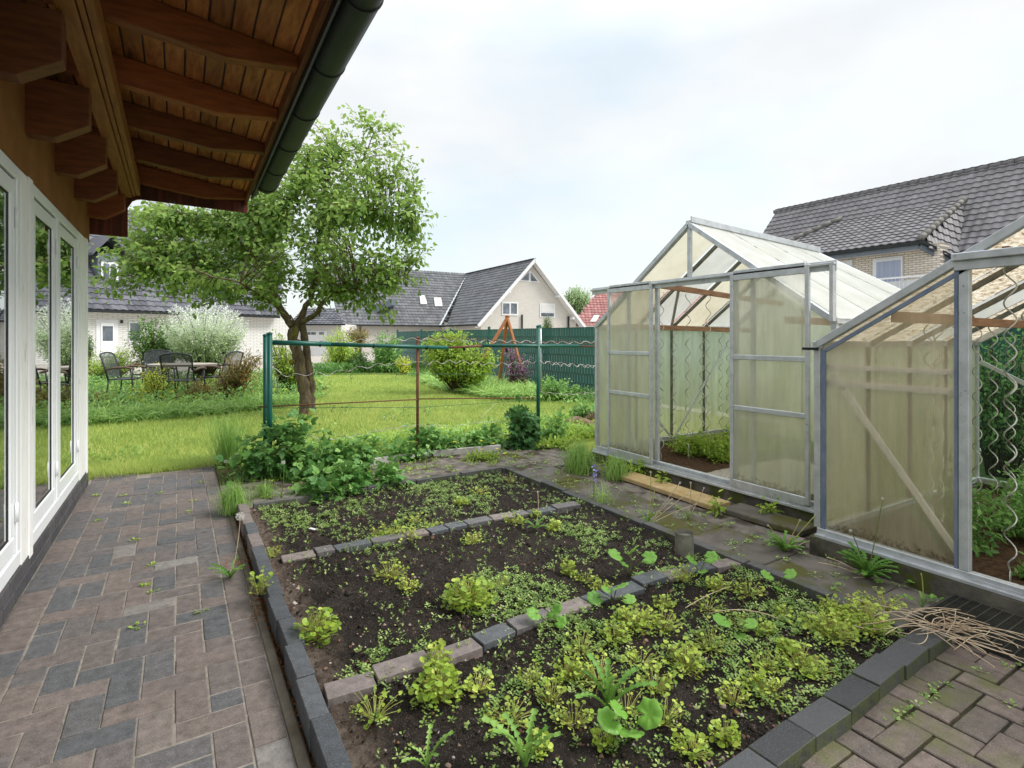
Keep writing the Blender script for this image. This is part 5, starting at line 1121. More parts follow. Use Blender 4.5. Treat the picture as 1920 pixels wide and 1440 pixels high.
for (u, v, d, r, lab, sd) in ((1083, 793, 7.4, (.2, .12, .08), 'flat brown rock at the left of the rock heap by the greenhouse', 1), (1110, 781, 7.5, (.10, .09, .07), 'small reddish rock on top of the rock heap', 5), (1106, 803, 7.2, (.13, .12, .11), 'pale brown rock at the right of the heap, against the greenhouse', 9)):
    q = W3(u, v, d); rock((q.x, q.y, max(.05, q.z)), r, lab, sd)
p = G(586, 992, .06); mb = MB(); mb.box((p.x, p.y, .062), (.02, .05, .002), .5, rot=None); tag(mb.build('paper_scrap', M['basalt'], loc=(p.x, p.y, .06)), 'small white plastic tag lying on the far soil bed', 'scrap')

# ================================================================== THE FRUIT TREE
def fruit_tree():
    base = Vector((1.74, 9.05, 0)); root = empty('fruit_tree', base, 'old leaning fruit tree with mossy forked trunk and broad leafy crown in the lawn', 'tree')
    D = (base.x*sA+base.y*cA)
    def p(u, v, dd=0): return np.array(W3(u, v, D+dd))
    limbs = [  # (points, radii)
        ([p(574, 786), p(571, 740), p(562, 690), p(554, 650), p(549, 612)], [.135, .118, .112, .11, .105]),
        ([p(582, 786, .1), p(582, 740, .12), p(580, 690, .12), p(572, 640, .1), p(566, 605, .05)], [.095, .085, .078, .075, .07]),
        ([p(549, 612), p(530, 585), p(515, 555), p(500, 525), p(485, 490), p(478, 450), p(480, 410), p(498, 375)], [.085, .072, .065, .058, .05, .042, .034, .026]),
        ([p(500, 525), p(470, 518), p(430, 506), p(380, 498), p(330, 505)], [.04, .034, .026, .018, .01]),
        ([p(485, 490), p(450, 455), p(435, 425), p(400, 405), p(340, 400)], [.036, .03, .022, .016, .01]),
        ([p(556, 612, .05), p(572, 580, .1), p(585, 550, .2), p(598, 500, .2), p(598, 440, .2), p(608, 395, .2), p(615, 340, .2), p(625, 290, .1)], [.075, .06, .05, .045, .038, .032, .024, .015]),
        ([p(566, 605, .05), p(590, 590, -.2), p(612, 560, -.4), p(650, 545, -.5), p(700, 540, -.5), p(760, 520, -.5)], [.06, .048, .04, .032, .022, .012]),
        ([p(598, 440, .2), p(618, 415), p(650, 400, -.1), p(700, 395, -.2), p(760, 400, -.2)], [.03, .026, .02, .014, .008]),
        ([p(608, 395, .2), p(640, 350, .4), p(680, 300, .5), p(700, 250, .5)], [.025, .02, .014, .008]),
        ([p(585, 550, .2), p(620, 500, .8), p(660, 470, 1.2), p(720, 440, 1.4)], [.03, .025, .018, .01]),
        ([p(515, 555), p(500, 530, .8), p(470, 480, 1.2), p(430, 450, 1.5)], [.035, .028, .02, .01]),
        ([p(530, 585), p(500, 560, -.6), p(450, 530, -1.1), p(400, 520, -1.3)], [.03, .024, .016, .01]),
        ([p(478, 450), p(520, 400, -.3), p(560, 350, -.4), p(580, 290, -.4)], [.03, .024, .016, .01]),
    ]
    mb = MB(); nodes = []; rad = []
    for pts, rr_ in limbs:
        P = np.array(pts); t = np.linspace(0, len(P)-1, (len(P)-1)*5+1); i0 = np.minimum(t.astype(int), len(P)-2); fr = (t-i0)[:, None]
        Pm = np.vstack([2*P[0]-P[1], P, 2*P[-1]-P[-2]]); a, b, c_, d_ = Pm[i0], Pm[i0+1], Pm[i0+2], Pm[i0+3]
        C = .5*((2*b)+(-a+c_)*fr+(2*a-5*b+4*c_-d_)*fr**2+(-a+3*b-3*c_+d_)*fr**3)
        R = np.interp(t, range(len(rr_)), rr_); C = C+RS.normal(0, 1, C.shape)*(R[:, None]*.13)
        if pts is limbs[0][0]: R[:3] *= [1.5, 1.25, 1.08]
        mb.tube([tuple(q) for q in C], list(R*.76*(1+.1*np.sin(np.arange(len(R))*2.1))), 12)
        if rr_[0] < .1: nodes.append(C); rad.append(R)
    k_ = p(548, 679, -.10); mb.tube([tuple(k_), tuple(k_+np.array([-.03, -.05, .01]))], [.05, .035], 10)
    mb.build('trunk', M['bark'], root, smooth=True)
    nodes = np.vstack(nodes); rad = np.concatenate(rad)
    B = []
    for (u, v, ru, rv, dd, rd) in [(360, 440, 110, 70, .3, 1.0), (330, 510, 100, 50, -.3, .9), (260, 460, 70, 60, .2, .7), (300, 440, 95, 55, 0, .9), (240, 500, 75, 45, -.2, .7), (205, 545, 40, 28, -.4, .3), (350, 500, 90, 50, .2, 1.1), (420, 440, 80, 70, .4, 1.1), (470, 540, 70, 45, -.5, .7), (400, 545, 60, 35, -.7, .6), (530, 470, 60, 80, .7, .9),
                                   (540, 370, 70, 70, 0, 1.0), (600, 300, 60, 75, .2, .9), (640, 370, 80, 80, 0, 1.1), (660, 270, 50, 55, .3, .6), (700, 220, 40, 28, .3, .3), (650, 210, 25, 22, .2, .3), (740, 245, 20, 40, .3, .2), (700, 330, 55, 60, 0, .8), (745, 330, 38, 30, 0, .4),
                                   (720, 420, 75, 55, 0, 1.0), (790, 405, 45, 18, 0, .25), (770, 470, 50, 30, -.2, .5), (690, 500, 85, 55, -.2, 1.0), (740, 530, 55, 28, -.3, .6), (620, 540, 60, 40, -.3, .7), (570, 520, 60, 45, .4, .8), (700, 575, 40, 20, -.4, .3), (735, 590, 20, 14, -.4, .2), (610, 450, 70, 50, 1.2, .6), (600, 470, 70, 50, -.9, .5),
                                   (300, 410, 60, 40, 1.0, .5), (330, 560, 35, 20, -.6, .3), (500, 570, 30, 20, -.5, .3), (760, 300, 30, 28, 0, .3), (775, 360, 35, 30, 0, .4), (785, 450, 40, 25, 0, .3), (500, 400, 75, 60, 0, .9), (520, 430, 70, 60, -.5, .8), (450, 400, 70, 40, -.3, .7), (560, 330, 60, 60, -.3, .8), (620, 400, 70, 60, -.5, .8), (480, 480, 60, 50, .4, .8), (820, 412, 18, 5, 0, .05), (800, 495, 20, 6, 0, .1)]:
        c_ = p(u, v, dd); B.append((c_[0], c_[1], c_[2], ru/F*D, max(rd, ru/F*D*.5), rv/F*D))
    nT = 2250; T_, C_ = blob_targets(B, nT, .6); T_[:, 2] = np.maximum(T_[:, 2], 1.5)
    lf = LF(); tw = MB(); ctr = np.array(p(520, 520)); Vs = []
    for i in range(nT):
        dd = np.linalg.norm(nodes-T_[i], axis=1)+np.maximum(0, nodes[:, 2]-T_[i][2])*.35; j = int(np.argmin(dd)); s = nodes[j]; L_ = np.linalg.norm(T_[i]-s)
        mid = s*.5+T_[i]*.5+RS.normal(0, .06, 3)+np.array([0, 0, .14*L_]); C = bez(s, mid, T_[i], 6)
        if i % 2 == 0 or L_ > .7: tw.tube(C, [min(rad[j]*.6, .004+.008*L_)*(1-.8*k/5) for k in range(6)], 4, cap=False)
        m = int(RS.uniform(7, 17)); t = RS.uniform(.5, 1.04, m) if L_ > .5 else RS.uniform(.1, 1.05, m); f = np.clip(t, 0, 1)*5; i0 = np.minimum(f.astype(int), 4); fr = (f-i0)[:, None]
        P = C[i0]*(1-fr)+C[i0+1]*fr+RS.normal(0, 1, (m, 3))*.055
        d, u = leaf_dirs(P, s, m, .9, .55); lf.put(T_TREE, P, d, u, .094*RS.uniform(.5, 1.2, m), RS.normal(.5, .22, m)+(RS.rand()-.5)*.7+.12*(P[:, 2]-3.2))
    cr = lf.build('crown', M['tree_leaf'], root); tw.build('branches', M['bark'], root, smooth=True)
fruit_tree()
# ================================================================== SHRUBS BEYOND THE LAWN AND ROUND THE TABLE
def wb(u, v, ru, rv, d, rd): c_ = W3(u, v, d); return (c_.x, c_.y, c_.z, ru/F*d, rd, rv/F*d)
def basept(u, d): c_ = W3(u, 700, d); return (c_.x, c_.y, 0)
D = 13.8
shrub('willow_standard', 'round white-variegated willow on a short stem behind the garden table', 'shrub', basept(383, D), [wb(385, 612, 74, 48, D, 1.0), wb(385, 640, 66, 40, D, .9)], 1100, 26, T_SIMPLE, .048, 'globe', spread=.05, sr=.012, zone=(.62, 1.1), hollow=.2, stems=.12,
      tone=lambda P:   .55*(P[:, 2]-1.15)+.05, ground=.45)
mb = MB(); b_ = basept(383, D); mb.tube([(b_[0], b_[1], 0), (b_[0]+.02, b_[1], .5), (b_[0], b_[1], .9)], [.06, .05, .04], 8); o = mb.build('trunk', M['bark'], bpy.data.objects['willow_standard'], smooth=True)
specs = [
 ('broadleaf_shrub', 'dark green broad-leaved shrub left of the white-variegated willow', 285, 14.6, [(290, 630, 45, 42, .8), (330, 640, 30, 40, .6)], 300, 16, .09, 'darkshrub', T_SIMPLE, .3),
 ('yellow_green_shrub', 'yellow-green leafy shrub directly below the white front door', 200, 14.0, [(200, 680, 45, 28, .8), (235, 672, 40, 30, .7), (170, 700, 30, 30, .5)], 380, 14, .05, 'lime', T_SIMPLE, -.1),
 ('door_bush', 'dark conical bush at the white corner post beside the front door', 165, 20.0, [(160, 640, 14, 34, .5)], 110, 12, .08, 'darkshrub', T_SIMPLE, .1),
 ('yellow_spiraea', 'thin bright yellow-leaved shrub in front of the garden chairs', 290, 9.9, [(290, 722, 42, 36, .4), (292, 700, 30, 24, .3), (280, 745, 35, 20, .3)], 210, 13, .036, 'spiraea', T_SIMPLE, .1),
 ('bronze_rose', 'bronze and red leaved rose bush right of the garden chairs', 432, 10.4, [(455, 690, 36, 35, .5), (430, 715, 32, 32, .5), (475, 670, 22, 20, .3), (395, 735, 35, 25, .4)], 330, 13, .055, 'redleaf', T_SIMPLE, .05),
 ('small_rose', 'low bronze-tipped rose in front of the bronze rose bush', 377, 9.6, [(370, 730, 34, 26, .35), (385, 750, 26, 22, .3)], 130, 12, .045, 'redleaf', T_SIMPLE, -.05),
 ('light_shrub', 'light green shrub growing just left of the tree trunk behind the green posts', 540, 11.8, [(530, 670, 26, 42, .4), (515, 640, 22, 22, .3), (560, 690, 22, 30, .4)], 240, 13, .06, 'lime', T_SIMPLE, -.15),
 ('purple_shrub', 'purple-brown low shrub at the white corner post of the garden house', 180, 9.9, [(185, 750, 28, 18, .35)], 120, 12, .05, 'redleaf', T_SIMPLE, -.2),
 ('tall_lime_shrub', 'tall yellow-green shrub right of the white garage door', 640, 19.0, [(632, 645, 26, 36, .8), (650, 660, 24, 32, .8), (620, 672, 16, 24, .5)], 380, 13, .08, 'lime', T_SIMPLE, .1),
 ('dark_rounded_shrub', 'low dark rounded shrub between the two light ones at the back of the lawn', 675, 18.6, [(672, 678, 26, 22, .8), (660, 688, 20, 16, .6)], 260, 13, .08, 'darkshrub', T_SIMPLE, .1),
 ('tall_green_shrub', 'tall fresh green shrub at the left end of the green fence', 725, 18.4, [(725, 650, 30, 32, .9), (722, 680, 28, 24, .8)], 430, 13, .09, 'rasp', T_SIMPLE, .15),
 ('golden_shrub', 'small golden shrub at the back of the lawn behind the rusty post', 757, 17.5, [(757, 680, 14, 16, .4), (762, 695, 12, 10, .3)], 120, 12, .06, 'spiraea', T_SIMPLE, .2),
 ('forsythia', 'wide spreading yellow-green shrub in front of the fence and tripod', 858, 11.8, [(850, 650, 52, 34, .6), (830, 675, 40, 28, .5), (890, 685, 38, 30, .5), (850, 632, 35, 16, .4), (915, 670, 22, 30, .3), (810, 650, 18, 25, .3)], 640, 15, .075, 'lime', T_SIMPLE, -.05),
 ('conifer', 'small dark conical conifer top showing above the green fence', 1025, 30, [(1026, 612, 13, 22, .4), (1026, 598, 6, 12, .2)], 260, 14, .07, 'darkshrub', T_TINY, .25),
 ('poplar', 'round pale green tree far behind the red roofed house', 1082, 90, [(1083, 562, 28, 24, 3.), (1075, 570, 22, 24, 3.), (1092, 580, 18, 24, 2)], 700, 14, .5, 'poplar', T_SIMPLE, .1),
 ('far_shrub', 'brownish shrub in front of the plain white house wall', 672, 30, [(668, 625, 26, 10, 1)], 120, 12, .14, 'redleaf', T_SIMPLE, -.1),
 ('clematis', 'pink and violet flowering clematis climbing the timber tripod', 960, 12.5, [(965, 690, 18, 34, .25), (985, 690, 18, 24, .25), (960, 660, 12, 20, .2)], 190, 12, .045, 'clem', T_SIMPLE, .25),
 ('corner_perennial', 'leafy perennial at the foot of the fence left of the greenhouse', 1045, 10.5, [(1050, 725, 36, 14, .4), (1030, 720, 20, 14, .3), (1080, 735, 26, 12, .3)], 150, 12, .07, 'rasp', T_SIMPLE, .25),
 ('rock_plant', 'green leafy plant growing over the brown rocks', 1098, 7.6, [(1095, 768, 26, 14, .2)], 70, 10, .06, 'rasp', T_SIMPLE, .2),
 ('fence_tree', 'large green shrub seen through the end wall of the tan greenhouse', 1880, 4.9, [(1870, 700, 70, 70, .5), (1910, 640, 60, 40, .5), (1850, 790, 60, 40, .5)], 230, 11, .055, 'rasp', T_SIMPLE, .1),
 ('fence_hedge', 'green shrub behind the far end of the pale greenhouse', 1500, 6.5, [(1480, 700, 60, 60, .5), (1560, 720, 60, 50, .5)], 260, 12, .08, 'rasp', T_SIMPLE, .1),
]
for nm, lab, u, d, bl, nt_, per, sz, mt, tp_, tn in specs:
    shrub(nm, lab, 'tree' if nm in ('poplar', 'conifer') else 'shrub', basept(u, d), [wb(a, b, c_, e, d, f) for a, b, c_, e, f in bl], nt_, per, tp_, sz, mt, spread=.1 if d < 60 else .6, sr=.008 if d < 60 else .15, tone=(lambda P, tn=tn: tn), stems=.5)
# mixed low planting: stuff
def in_view(P): return P
def carpet(name, n, fx_, tpl, size, mat, vv, up=.6, z0=0.0, hz=.05, kind='stuff'):
    P = fx_(n); n = len(P); d = nrm(rdir(n)*np.array([1, 1, .4])+np.array([0, 0, up])); u = nrm(rdir(n)*.5+np.array([0, 0, 1.]))
    S = size*RS.uniform(.5, 1.3, n); P = P.copy(); P[:, 2] += RS.uniform(0, 1, n)**1.5*hz+z0; nz = np.array([mnoise.noise(Vector((a*1.7, b*1.7, 7)))for a, b in P[:, :2]]) if n < 60000 else 0
    lf = LF(); lf.put(tpl, P, d, u, S, vv+RS.normal(0, .18, n)+.5*nz); return tag(lf.build(name, M[mat]), kind=kind)
def poly_sample(poly_, n):
    P = np.array(poly_); lo, hi = P.min(0), P.max(0); out_ = np.zeros((0, 2))
    while len(out_) < n:
        q = RS.uniform(0, 1, (n*2, 2))*(hi-lo)+lo; c = np.zeros(len(q), bool); j = len(P)-1
        for i in range(len(P)):
            xi, yi, xj, yj = *P[i], *P[j]; m_ = ((yi > q[:, 1]) != (yj > q[:, 1])) & (q[:, 0] < (xj-xi)*(q[:, 1]-yi)/(yj-yi+1e-12)+xi); c ^= m_; j = i
        out_ = np.vstack([out_, q[c]])
    q = out_[:n]; return np.concatenate([q, np.zeros((n, 1))], 1)
border = [(-4, 8.6), (-1.2, 9.7), (.2, 9.75), (1.3, 10.3), (2.0, 11.2), (3.0, 13.0), (3.6, 18.8), (-8, 18.8), (-8, 10)]
sheet_b = MB(); sheet_b.add([(x, y, .03) for x, y in border], [tuple(range(len(border)))]); tag(sheet_b.build('flower_bed_soil', M['litter']), kind='structure')
carpet('flower_bed_plants', 26000, lambda n: poly_sample(border, n), T_SIMPLE, .075, 'rasp', .62, .7, .02, .30)
carpet('flower_bed_plants_light', 20000, lambda n: poly_sample(border, n), T_SIMPLE, .05, 'lime', .35, .7, .02, .26)
carpet('rank_grass', 9000, lambda n: poly_sample([(-4, 8.5), (-1.2, 9.4), (.2, 9.5), (1.5, 10), (2.6, 11.6), (1.5, 11), (-4, 9.9)], n), T_BL[1], .30, 'grass_g', .6, 1.6)
fb = [(6.0, 7.9), (7.3, 7.2), (7.3, 18.8), (6.2, 18.8), (6.0, 15.2), (5.4, 13), (5.3, 11), (5.6, 9)]
carpet('fence_border_plants', 9000, lambda n: poly_sample(fb, n), T_SIMPLE, .07, 'rasp', .7, .8, .0, .16)
carpet('fence_border_grass', 11000, lambda n: poly_sample([(5.3, 9), (6.3, 8.3), (6.9, 12), (6.9, 14.5), (5.6, 13.8), (5.1, 11.4)], n), T_BL[1], .38, 'grass_g', .75, 1.5)
carpet('back_border_plants', 6000, lambda n: poly_sample([(3.5, 18.2), (7.3, 17.6), (7.3, 19.1), (3.5, 19.1)], n), T_SIMPLE, .1, 'rasp', .35, .8, .0, .35)
# striped grass by the trunk
def tuft(name, lab, cat, c, n, h, spread, mat, v=.5, group=None, kinds=(0, 1, 2), wd=1.0):
    lf = LF()
    per = n//len(kinds)
    for k in kinds:
        a = RS.uniform(0, 6.283, per); r = np.minimum(np.abs(RS.normal(0, spread, per)), spread*1.8); P = np.stack([c[0]+r*np.cos(a), c[1]+r*np.sin(a), np.full(per, c[2])], 1)
        d = nrm(np.stack([np.cos(a)*.5, np.sin(a)*.5, np.full(per, 1.0)], 1)+RS.normal(0, .22, (per, 3))); u = nrm(np.stack([-np.cos(a), -np.sin(a), np.full(per, .4)], 1)*-1)
        tv, tf = T_BL[k]; tv = [(x*wd, y, z) for x, y, z in tv]
        lf.put((tv, tf), P, d, u, h*RS.uniform(.5, 1.15, per), v+RS.normal(0, .2, per))
    return tag(lf.build(name, M[mat], loc=c), lab, cat, group)
tuft('striped_grass', 'white-striped leafy clump on the ground left of the tree trunk', 'plant', G(527, 735), 260, .42, .16, 'variegrass', .6)
tuft('grass_clump', 'big tuft of long green grass on the slabs left of the greenhouse door', 'grass', tuple(G(1088, 885, .01)), 900, .30, .075, 'grass_g', .6, wd=.35)
tuft('grass_clump', 'second grass tuft beside the bluebell, nearer the plank', 'grass', tuple(G(1155, 897, .01)), 420, .22, .07, 'grass_g', .6, wd=.35)
tuft('grass_clump', 'grass tuft overhanging the patio at the far left corner of the soil bed', 'grass', tuple(G(438, 958, .02)), 620, .22, .06, 'grass_g', .55, wd=.3)
tuft('grass_clump', 'tall thin upright grass at the left end of the raspberry plants', 'grass', tuple(G(428, 878)), 330, .55, .05, 'grass_g', .4, kinds=(0, 0, 1), wd=.22)
tuft('grass_clump', 'low grass tuft on the board left of the raspberry plants', 'grass', tuple(G(495, 930, .02)), 260, .14, .07, 'grass_g', .5, wd=.35)
tuft('grass_clump', 'thin pale grass blades at the edging near the bluebell', 'grass', tuple(G(1128, 945, .01)), 60, .20, .05, 'grass_g', .9, wd=.45)
# lawn
lawn_poly = [(-5, 5.9), (-.72, 6.12), (.3, 6.0), (.5, 5.95), (3.8, 5.95), (4.6, 5.2), (5.7, 5.2), (7.2, 7), (6.0, 8.3), (5.5, 9), (5.2, 11), (5.5, 13.5), (6.1, 15.2), (6.4, 18.6), (3.9, 18.6), (3.3, 14), (2.3, 11.5), (1.3, 10.4), (-1.2, 9.8), (-5, 8.8)]
Pn = poly_sample(lawn_poly, 430000)
dist = np.hypot(Pn[:, 0], Pn[:, 1]); keep = RS.uniform(0, 1, len(Pn)) < np.clip((8.5/dist)**1.5, 0, 1); Pn = Pn[keep]; Pn[:, 2] = -.012
lf = LF(); n = len(Pn); nz = .5*np.sin(Pn[:, 0]*1.3+np.sin(Pn[:, 1]*.9)*1.5)*np.cos(Pn[:, 1]*1.1)+.3*np.sin(Pn[:, 0]*3.7+1)*np.sin(Pn[:, 1]*4.1); dist = np.hypot(Pn[:, 0], Pn[:, 1])
lf.put(T_LAWN, Pn, nrm(rdir(n)*.55+np.array([0, 0, 1.])), rdir(n), RS.uniform(.025, .075, n)*(1+.03*dist), .5+.2*nz+.10*np.sin(Pn[:, 0]*17+np.sin(Pn[:, 1]*13)*2)*np.sin(Pn[:, 1]*19)+RS.normal(0, .27, n)); tag(lf.build('lawn_grass', M['grass']), kind='stuff')
carpet('lawn_tufts', 4500, lambda n: poly_sample(lawn_poly, n), T_BL[1], .10, 'grass_g', .45, 1.6)
carpet('lawn_clover', 7000, lambda n: (lambda q: q[[mnoise.noise(Vector((a*.9, b*.9, 4))) > .12 for a, b in q[:, :2]]])(poly_sample(lawn_poly, n)), T_ROUND, .035, 'grass_g', .45, 1.2, .02, .02)
# taller weeds along lawn edges
carpet('lawn_edge_grass', 5000, lambda n: poly_sample([(-.8, 5.95), (.35, 5.9), (.45, 6.3), (-.8, 6.4)], n), T_BL[0], .055, 'grass', .4, 2)
carpet('trellis_weeds', 16000, lambda n: poly_sample([(.5, 5.3), (3.8, 5.3), (4.9, 5.0), (5.6, 5.6), (5.2, 6.4), (.5, 6.25)], n), T_SIMPLE, .045, 'lime', .3, .9, .0, .12)
carpet('trellis_grass', 9000, lambda n: poly_sample([(.5, 5.5), (5.4, 5.3), (5.2, 6.6), (.5, 6.4)], n), T_BL[1], .17, 'grass_g', .6, 1.8)
# ================================================================== RASPBERRIES AND CURRANTS BELOW THE TRELLIS
rb = [ # u, v blobs at depth measured through plane Y
 ('raspberry_plant', 'dense dark green raspberry plant round the foot of the left green post', 520, 5.15, [(505, 840, 60, 45), (545, 800, 45, 35), (470, 860, 40, 30), (530, 880, 50, 28)], 150, 'rasp', .085, -.18),
 ('raspberry_plant', 'raspberry plant right of the left green post', 600, 5.0, [(590, 870, 50, 40), (610, 850, 45, 35)], 90, 'rasp', .085, -.05),
 ('raspberry_plant', 'low raspberry plant in front of the white board, mid left', 660, 4.95, [(660, 850, 50, 30), (690, 840, 40, 22)], 70, 'rasp', .075, .15),
 ('raspberry_plant', 'light raspberry seedlings behind the white board', 770, 5.25, [(770, 840, 55, 18), (740, 855, 45, 16)], 90, 'rasp', .06, .25),
 ('raspberry_plant', 'raspberry plant at the foot of the rusty post', 815, 5.3, [(815, 822, 45, 18), (850, 830, 35, 20), (785, 812, 25, 14)], 110, 'rasp', .07, .12),
 ('raspberry_plant', 'raspberry plant with yellow-green leaves left of the tall currant', 890, 5.3, [(890, 828, 40, 22), (915, 815, 35, 22), (925, 845, 35, 16)], 130, 'rasp', .07, .22),
 ('currant_bush', 'tall dark green currant bush at the right green post', 982, 5.15, [(982, 800, 32, 42), (985, 835, 34, 28), (970, 780, 24, 24)], 150, 'currant', .085, .0),
 ('currant_bush', 'thin light green currant twigs right of the tall currant bush', 1040, 5.3, [(1040, 790, 32, 26), (1030, 815, 30, 20)], 70, 'rasp', .05, .2),
 ('lime_weed', 'bright lime leafy weeds at the greenhouse end of the trellis', 1040, 5.0, [(1040, 845, 40, 18), (1070, 835, 30, 16), (1010, 850, 25, 12)], 110, 'lime', .05, -.05),
 ('lime_weed', 'yellow-flowering celandine in front of the white boards', 915, 4.85, [(905, 858, 34, 14), (880, 862, 24, 12)], 70, 'lime', .04, -.1),
 ('raspberry_plant', 'raspberry shoot hanging into the soil bed by the far edging, left one', 600, 4.25, [(600, 915, 38, 32), (620, 930, 30, 20)], 55, 'rasp', .085, -.02),
 ('raspberry_plant', 'raspberry shoot hanging into the soil bed by the far edging, middle one', 655, 4.25, [(655, 890, 30, 40), (645, 920, 24, 20)], 50, 'rasp', .085, .08),
 ('raspberry_plant', 'raspberry shoot hanging into the soil bed by the far edging, right one', 728, 4.3, [(728, 893, 30, 26), (722, 905, 24, 18)], 45, 'rasp', .08, .08),
]
for nm, lab, u0, Yp, bl, nt_, mt, sz, tn in rb:
    b_ = PY(u0, 900, Yp); d0 = b_.x*sA+b_.y*cA
    shrub(nm, lab, 'plant', (b_.x, b_.y, .02), [(*PY(u, v, Yp), ru/F*d0, max(.12, ru/F*d0*.75), rv/F*d0) for u, v, ru, rv in bl], nt_, 5.5, T_RASP if mt == 'rasp' else (T_PALM if mt == 'currant' else T_SIMPLE), sz, mt, 'greenstem', 'raspberries and currants along the trellis', .08, .004, (.35, 1.05), (lambda P, tn=tn: tn+.25*(P[:, 2]-.3)), stems=.7)
def flowers(name, lab, pts, m, size, group=None):
    lf = LF(); P = np.array(pts); 
    for k in range(4): a = k*1.57+RS.rand(); lf.put(T_OVAL, P, np.tile([math.cos(a), math.sin(a), .35], (len(P), 1)), [0, 0, 1.], size, .5)
    return tag(lf.build(name, M[m], loc=pts[0]), lab, 'flower', group)
for i, (u, v) in enumerate([(852, 829), (893, 852), (903, 827), (925, 832), (932, 842), (902, 843), (945, 851), (918, 856)]):
    flowers('yellow_flower', 'small yellow flower by the white boards, '+ORD[i]+' of eight', [tuple(PY(u, v, 4.9))], 'petal_y', .022, 'yellow flowers by the white boards')
# ================================================================== WEEDS IN THE SOIL BED
def ontop(u, v): p = G(u, v, SZ+.02); return np.array([p.x, p.y, SZ+soil_h(p.x, p.y)])
def lettuce(c, R, n, hh=.09, leaf=.030, v0=.5, lab=None, grp=None, red=True):
    n = int(n*1.5)
    """clump: n thin stalks radiating from a crown, each carrying one round leaf"""
    root = empty('lettuce_clump', tuple(c), lab, 'plant', grp); mb = MB(); a = RS.uniform(0, 6.283, n); rr_ = R*RS.uniform(.05, 1, n)**.6; h = hh*RS.uniform(.2, 1.15, n)*(1-.45*(rr_/R)**2)
    tips = np.stack([c[0]+rr_*np.cos(a), c[1]+rr_*np.sin(a), c[2]+h], 1)
    for i in range(n):
        s = c+np.array([math.cos(a[i])*.012, math.sin(a[i])*.012, 0]); C = bez(s, s*.55+tips[i]*.45+np.array([0, 0, h[i]*.25]), tips[i], 4); mb.tube(C, [.0013, .0012, .001, .0008], 3, cap=False)
    mb.build('stems', M['redstem' if red else 'greenstem'], root)
    lf = LF(); d = nrm(np.stack([np.cos(a), np.sin(a), RS.uniform(-.3, .5, n)], 1)+RS.normal(0, .3, (n, 3))); u = nrm(np.array([0, 0, 1.])+RS.normal(0, .35, (n, 3)))
    S = leaf*.68*RS.uniform(.4, 1.3, n); tips = tips-d*S[:, None]*.5; lf.put(T_ROUND, tips, d, u, S, v0+RS.normal(0, .2, n))
    m2 = n; a2 = RS.uniform(0, 6.283, m2); r2 = R*.9*RS.uniform(0, 1, m2)**.5; P2 = np.stack([c[0]+r2*np.cos(a2), c[1]+r2*np.sin(a2), c[2]+hh*RS.uniform(.05, .5, m2)], 1)
    lf.put(T_OVAL, P2, nrm(rdir(m2)+[0, 0, .5]), nrm(rdir(m2)*.5+[0, 0, 1.]), leaf*.5*RS.uniform(.5, 1.1, m2), v0-.12+RS.normal(0, .2, m2)); lf.build('leaves', M['lettuce'], root); return root
big = [(596, 1190, .085, 60, .115, .040, .38, "large round-leaved miner's lettuce by the left kerb blocks"),
       (880, 1130, .12, 130, .11, .038, .42, "largest miner's lettuce clump in the middle of the nearer soil bed"),
       (820, 1300, .085, 75, .10, .038, .42, "bushy miner's lettuce in front of the nearer divider bricks, left"),
       (820, 1250, .06, 40, .09, .030, .55, "miner's lettuce leaning over the red divider bricks"),
       (488, 1110, .06, 22, .11, .032, .40, "miner's lettuce growing outside the left kerb in the channel"),
       (512, 1035, .05, 22, .08, .024, .55, "miner's lettuce where the farther divider meets the left kerb"),
       (1285, 1240, .09, 70, .09, .028, .5, "broad miner's lettuce right of the long dandelion leaves"),
       (1560, 1190, .10, 90, .10, .026, .6, "tall yellow-green miner's lettuce at the right end of the near row"),
       (1620, 1165, .10, 90, .09, .025, .6, "yellow-green miner's lettuce in the right corner of the soil bed"),
       (1500, 1240, .09, 80, .08, .024, .6, "yellow-green miner's lettuce behind the black blocks"),
       (1190, 1170, .10, 90, .08, .026, .55, "miner's lettuce patch just beyond the middle of the near bed")]
for u, v, R, n, hh, lfz, v0, lab in big: lettuce(ontop(u, v), R, n, hh, lfz, v0, lab)
rr = random.Random(8)
meds = [(700, 1000), (760, 1010), (740, 1000), (810, 985), (960, 980), (1045, 985), (885, 1005), (1005, 960), (860, 940), (905, 925), (950, 900), (780, 970), (1090, 1080), (1130, 1090), (1070, 1065), (760, 1100), (730, 1075), (1150, 1200), (1085, 1215), (1240, 1170), (1250, 1130), (1330, 1140), (1390, 1160), (1430, 1180), (1460, 1150), (1400, 1110), (1340, 1100), (1290, 1090), (1480, 1210),
        (1440, 1250), (1540, 1250), (1410, 1280), (1380, 1310), (1560, 1145), (1610, 1130), (1660, 1140), (1120, 1270), (1060, 1260), (1000, 1270), (1180, 1330), (1250, 1340), (1140, 1390), (1080, 1350), (1010, 1390), (950, 1340), (1230, 1280), (1200, 1230), (1520, 1170), (1590, 1180), (1330, 1200), (890, 1290), (700, 1330), (1290, 1400), (1040, 1310), (1580, 1155), (1640, 1185), (1450, 1300), (1360, 1380), (930, 1090)]
def zone(u, v):
    y = G(u, v, .06).y; return 3 if y > 3.06 else (2 if y > 1.9 else (1 if y > 1.45 else 0))
ORD += ['last', 'last but one', 'last but two', 'last but three', 'last but four', 'last but five']
ZN = ['in the nearest bed section', 'right before the nearer divider', 'between the two divider rows', 'beyond the farther divider']
meds.sort(key=lambda q: (zone(*q), q[0])); zc = [0, 0, 0, 0]
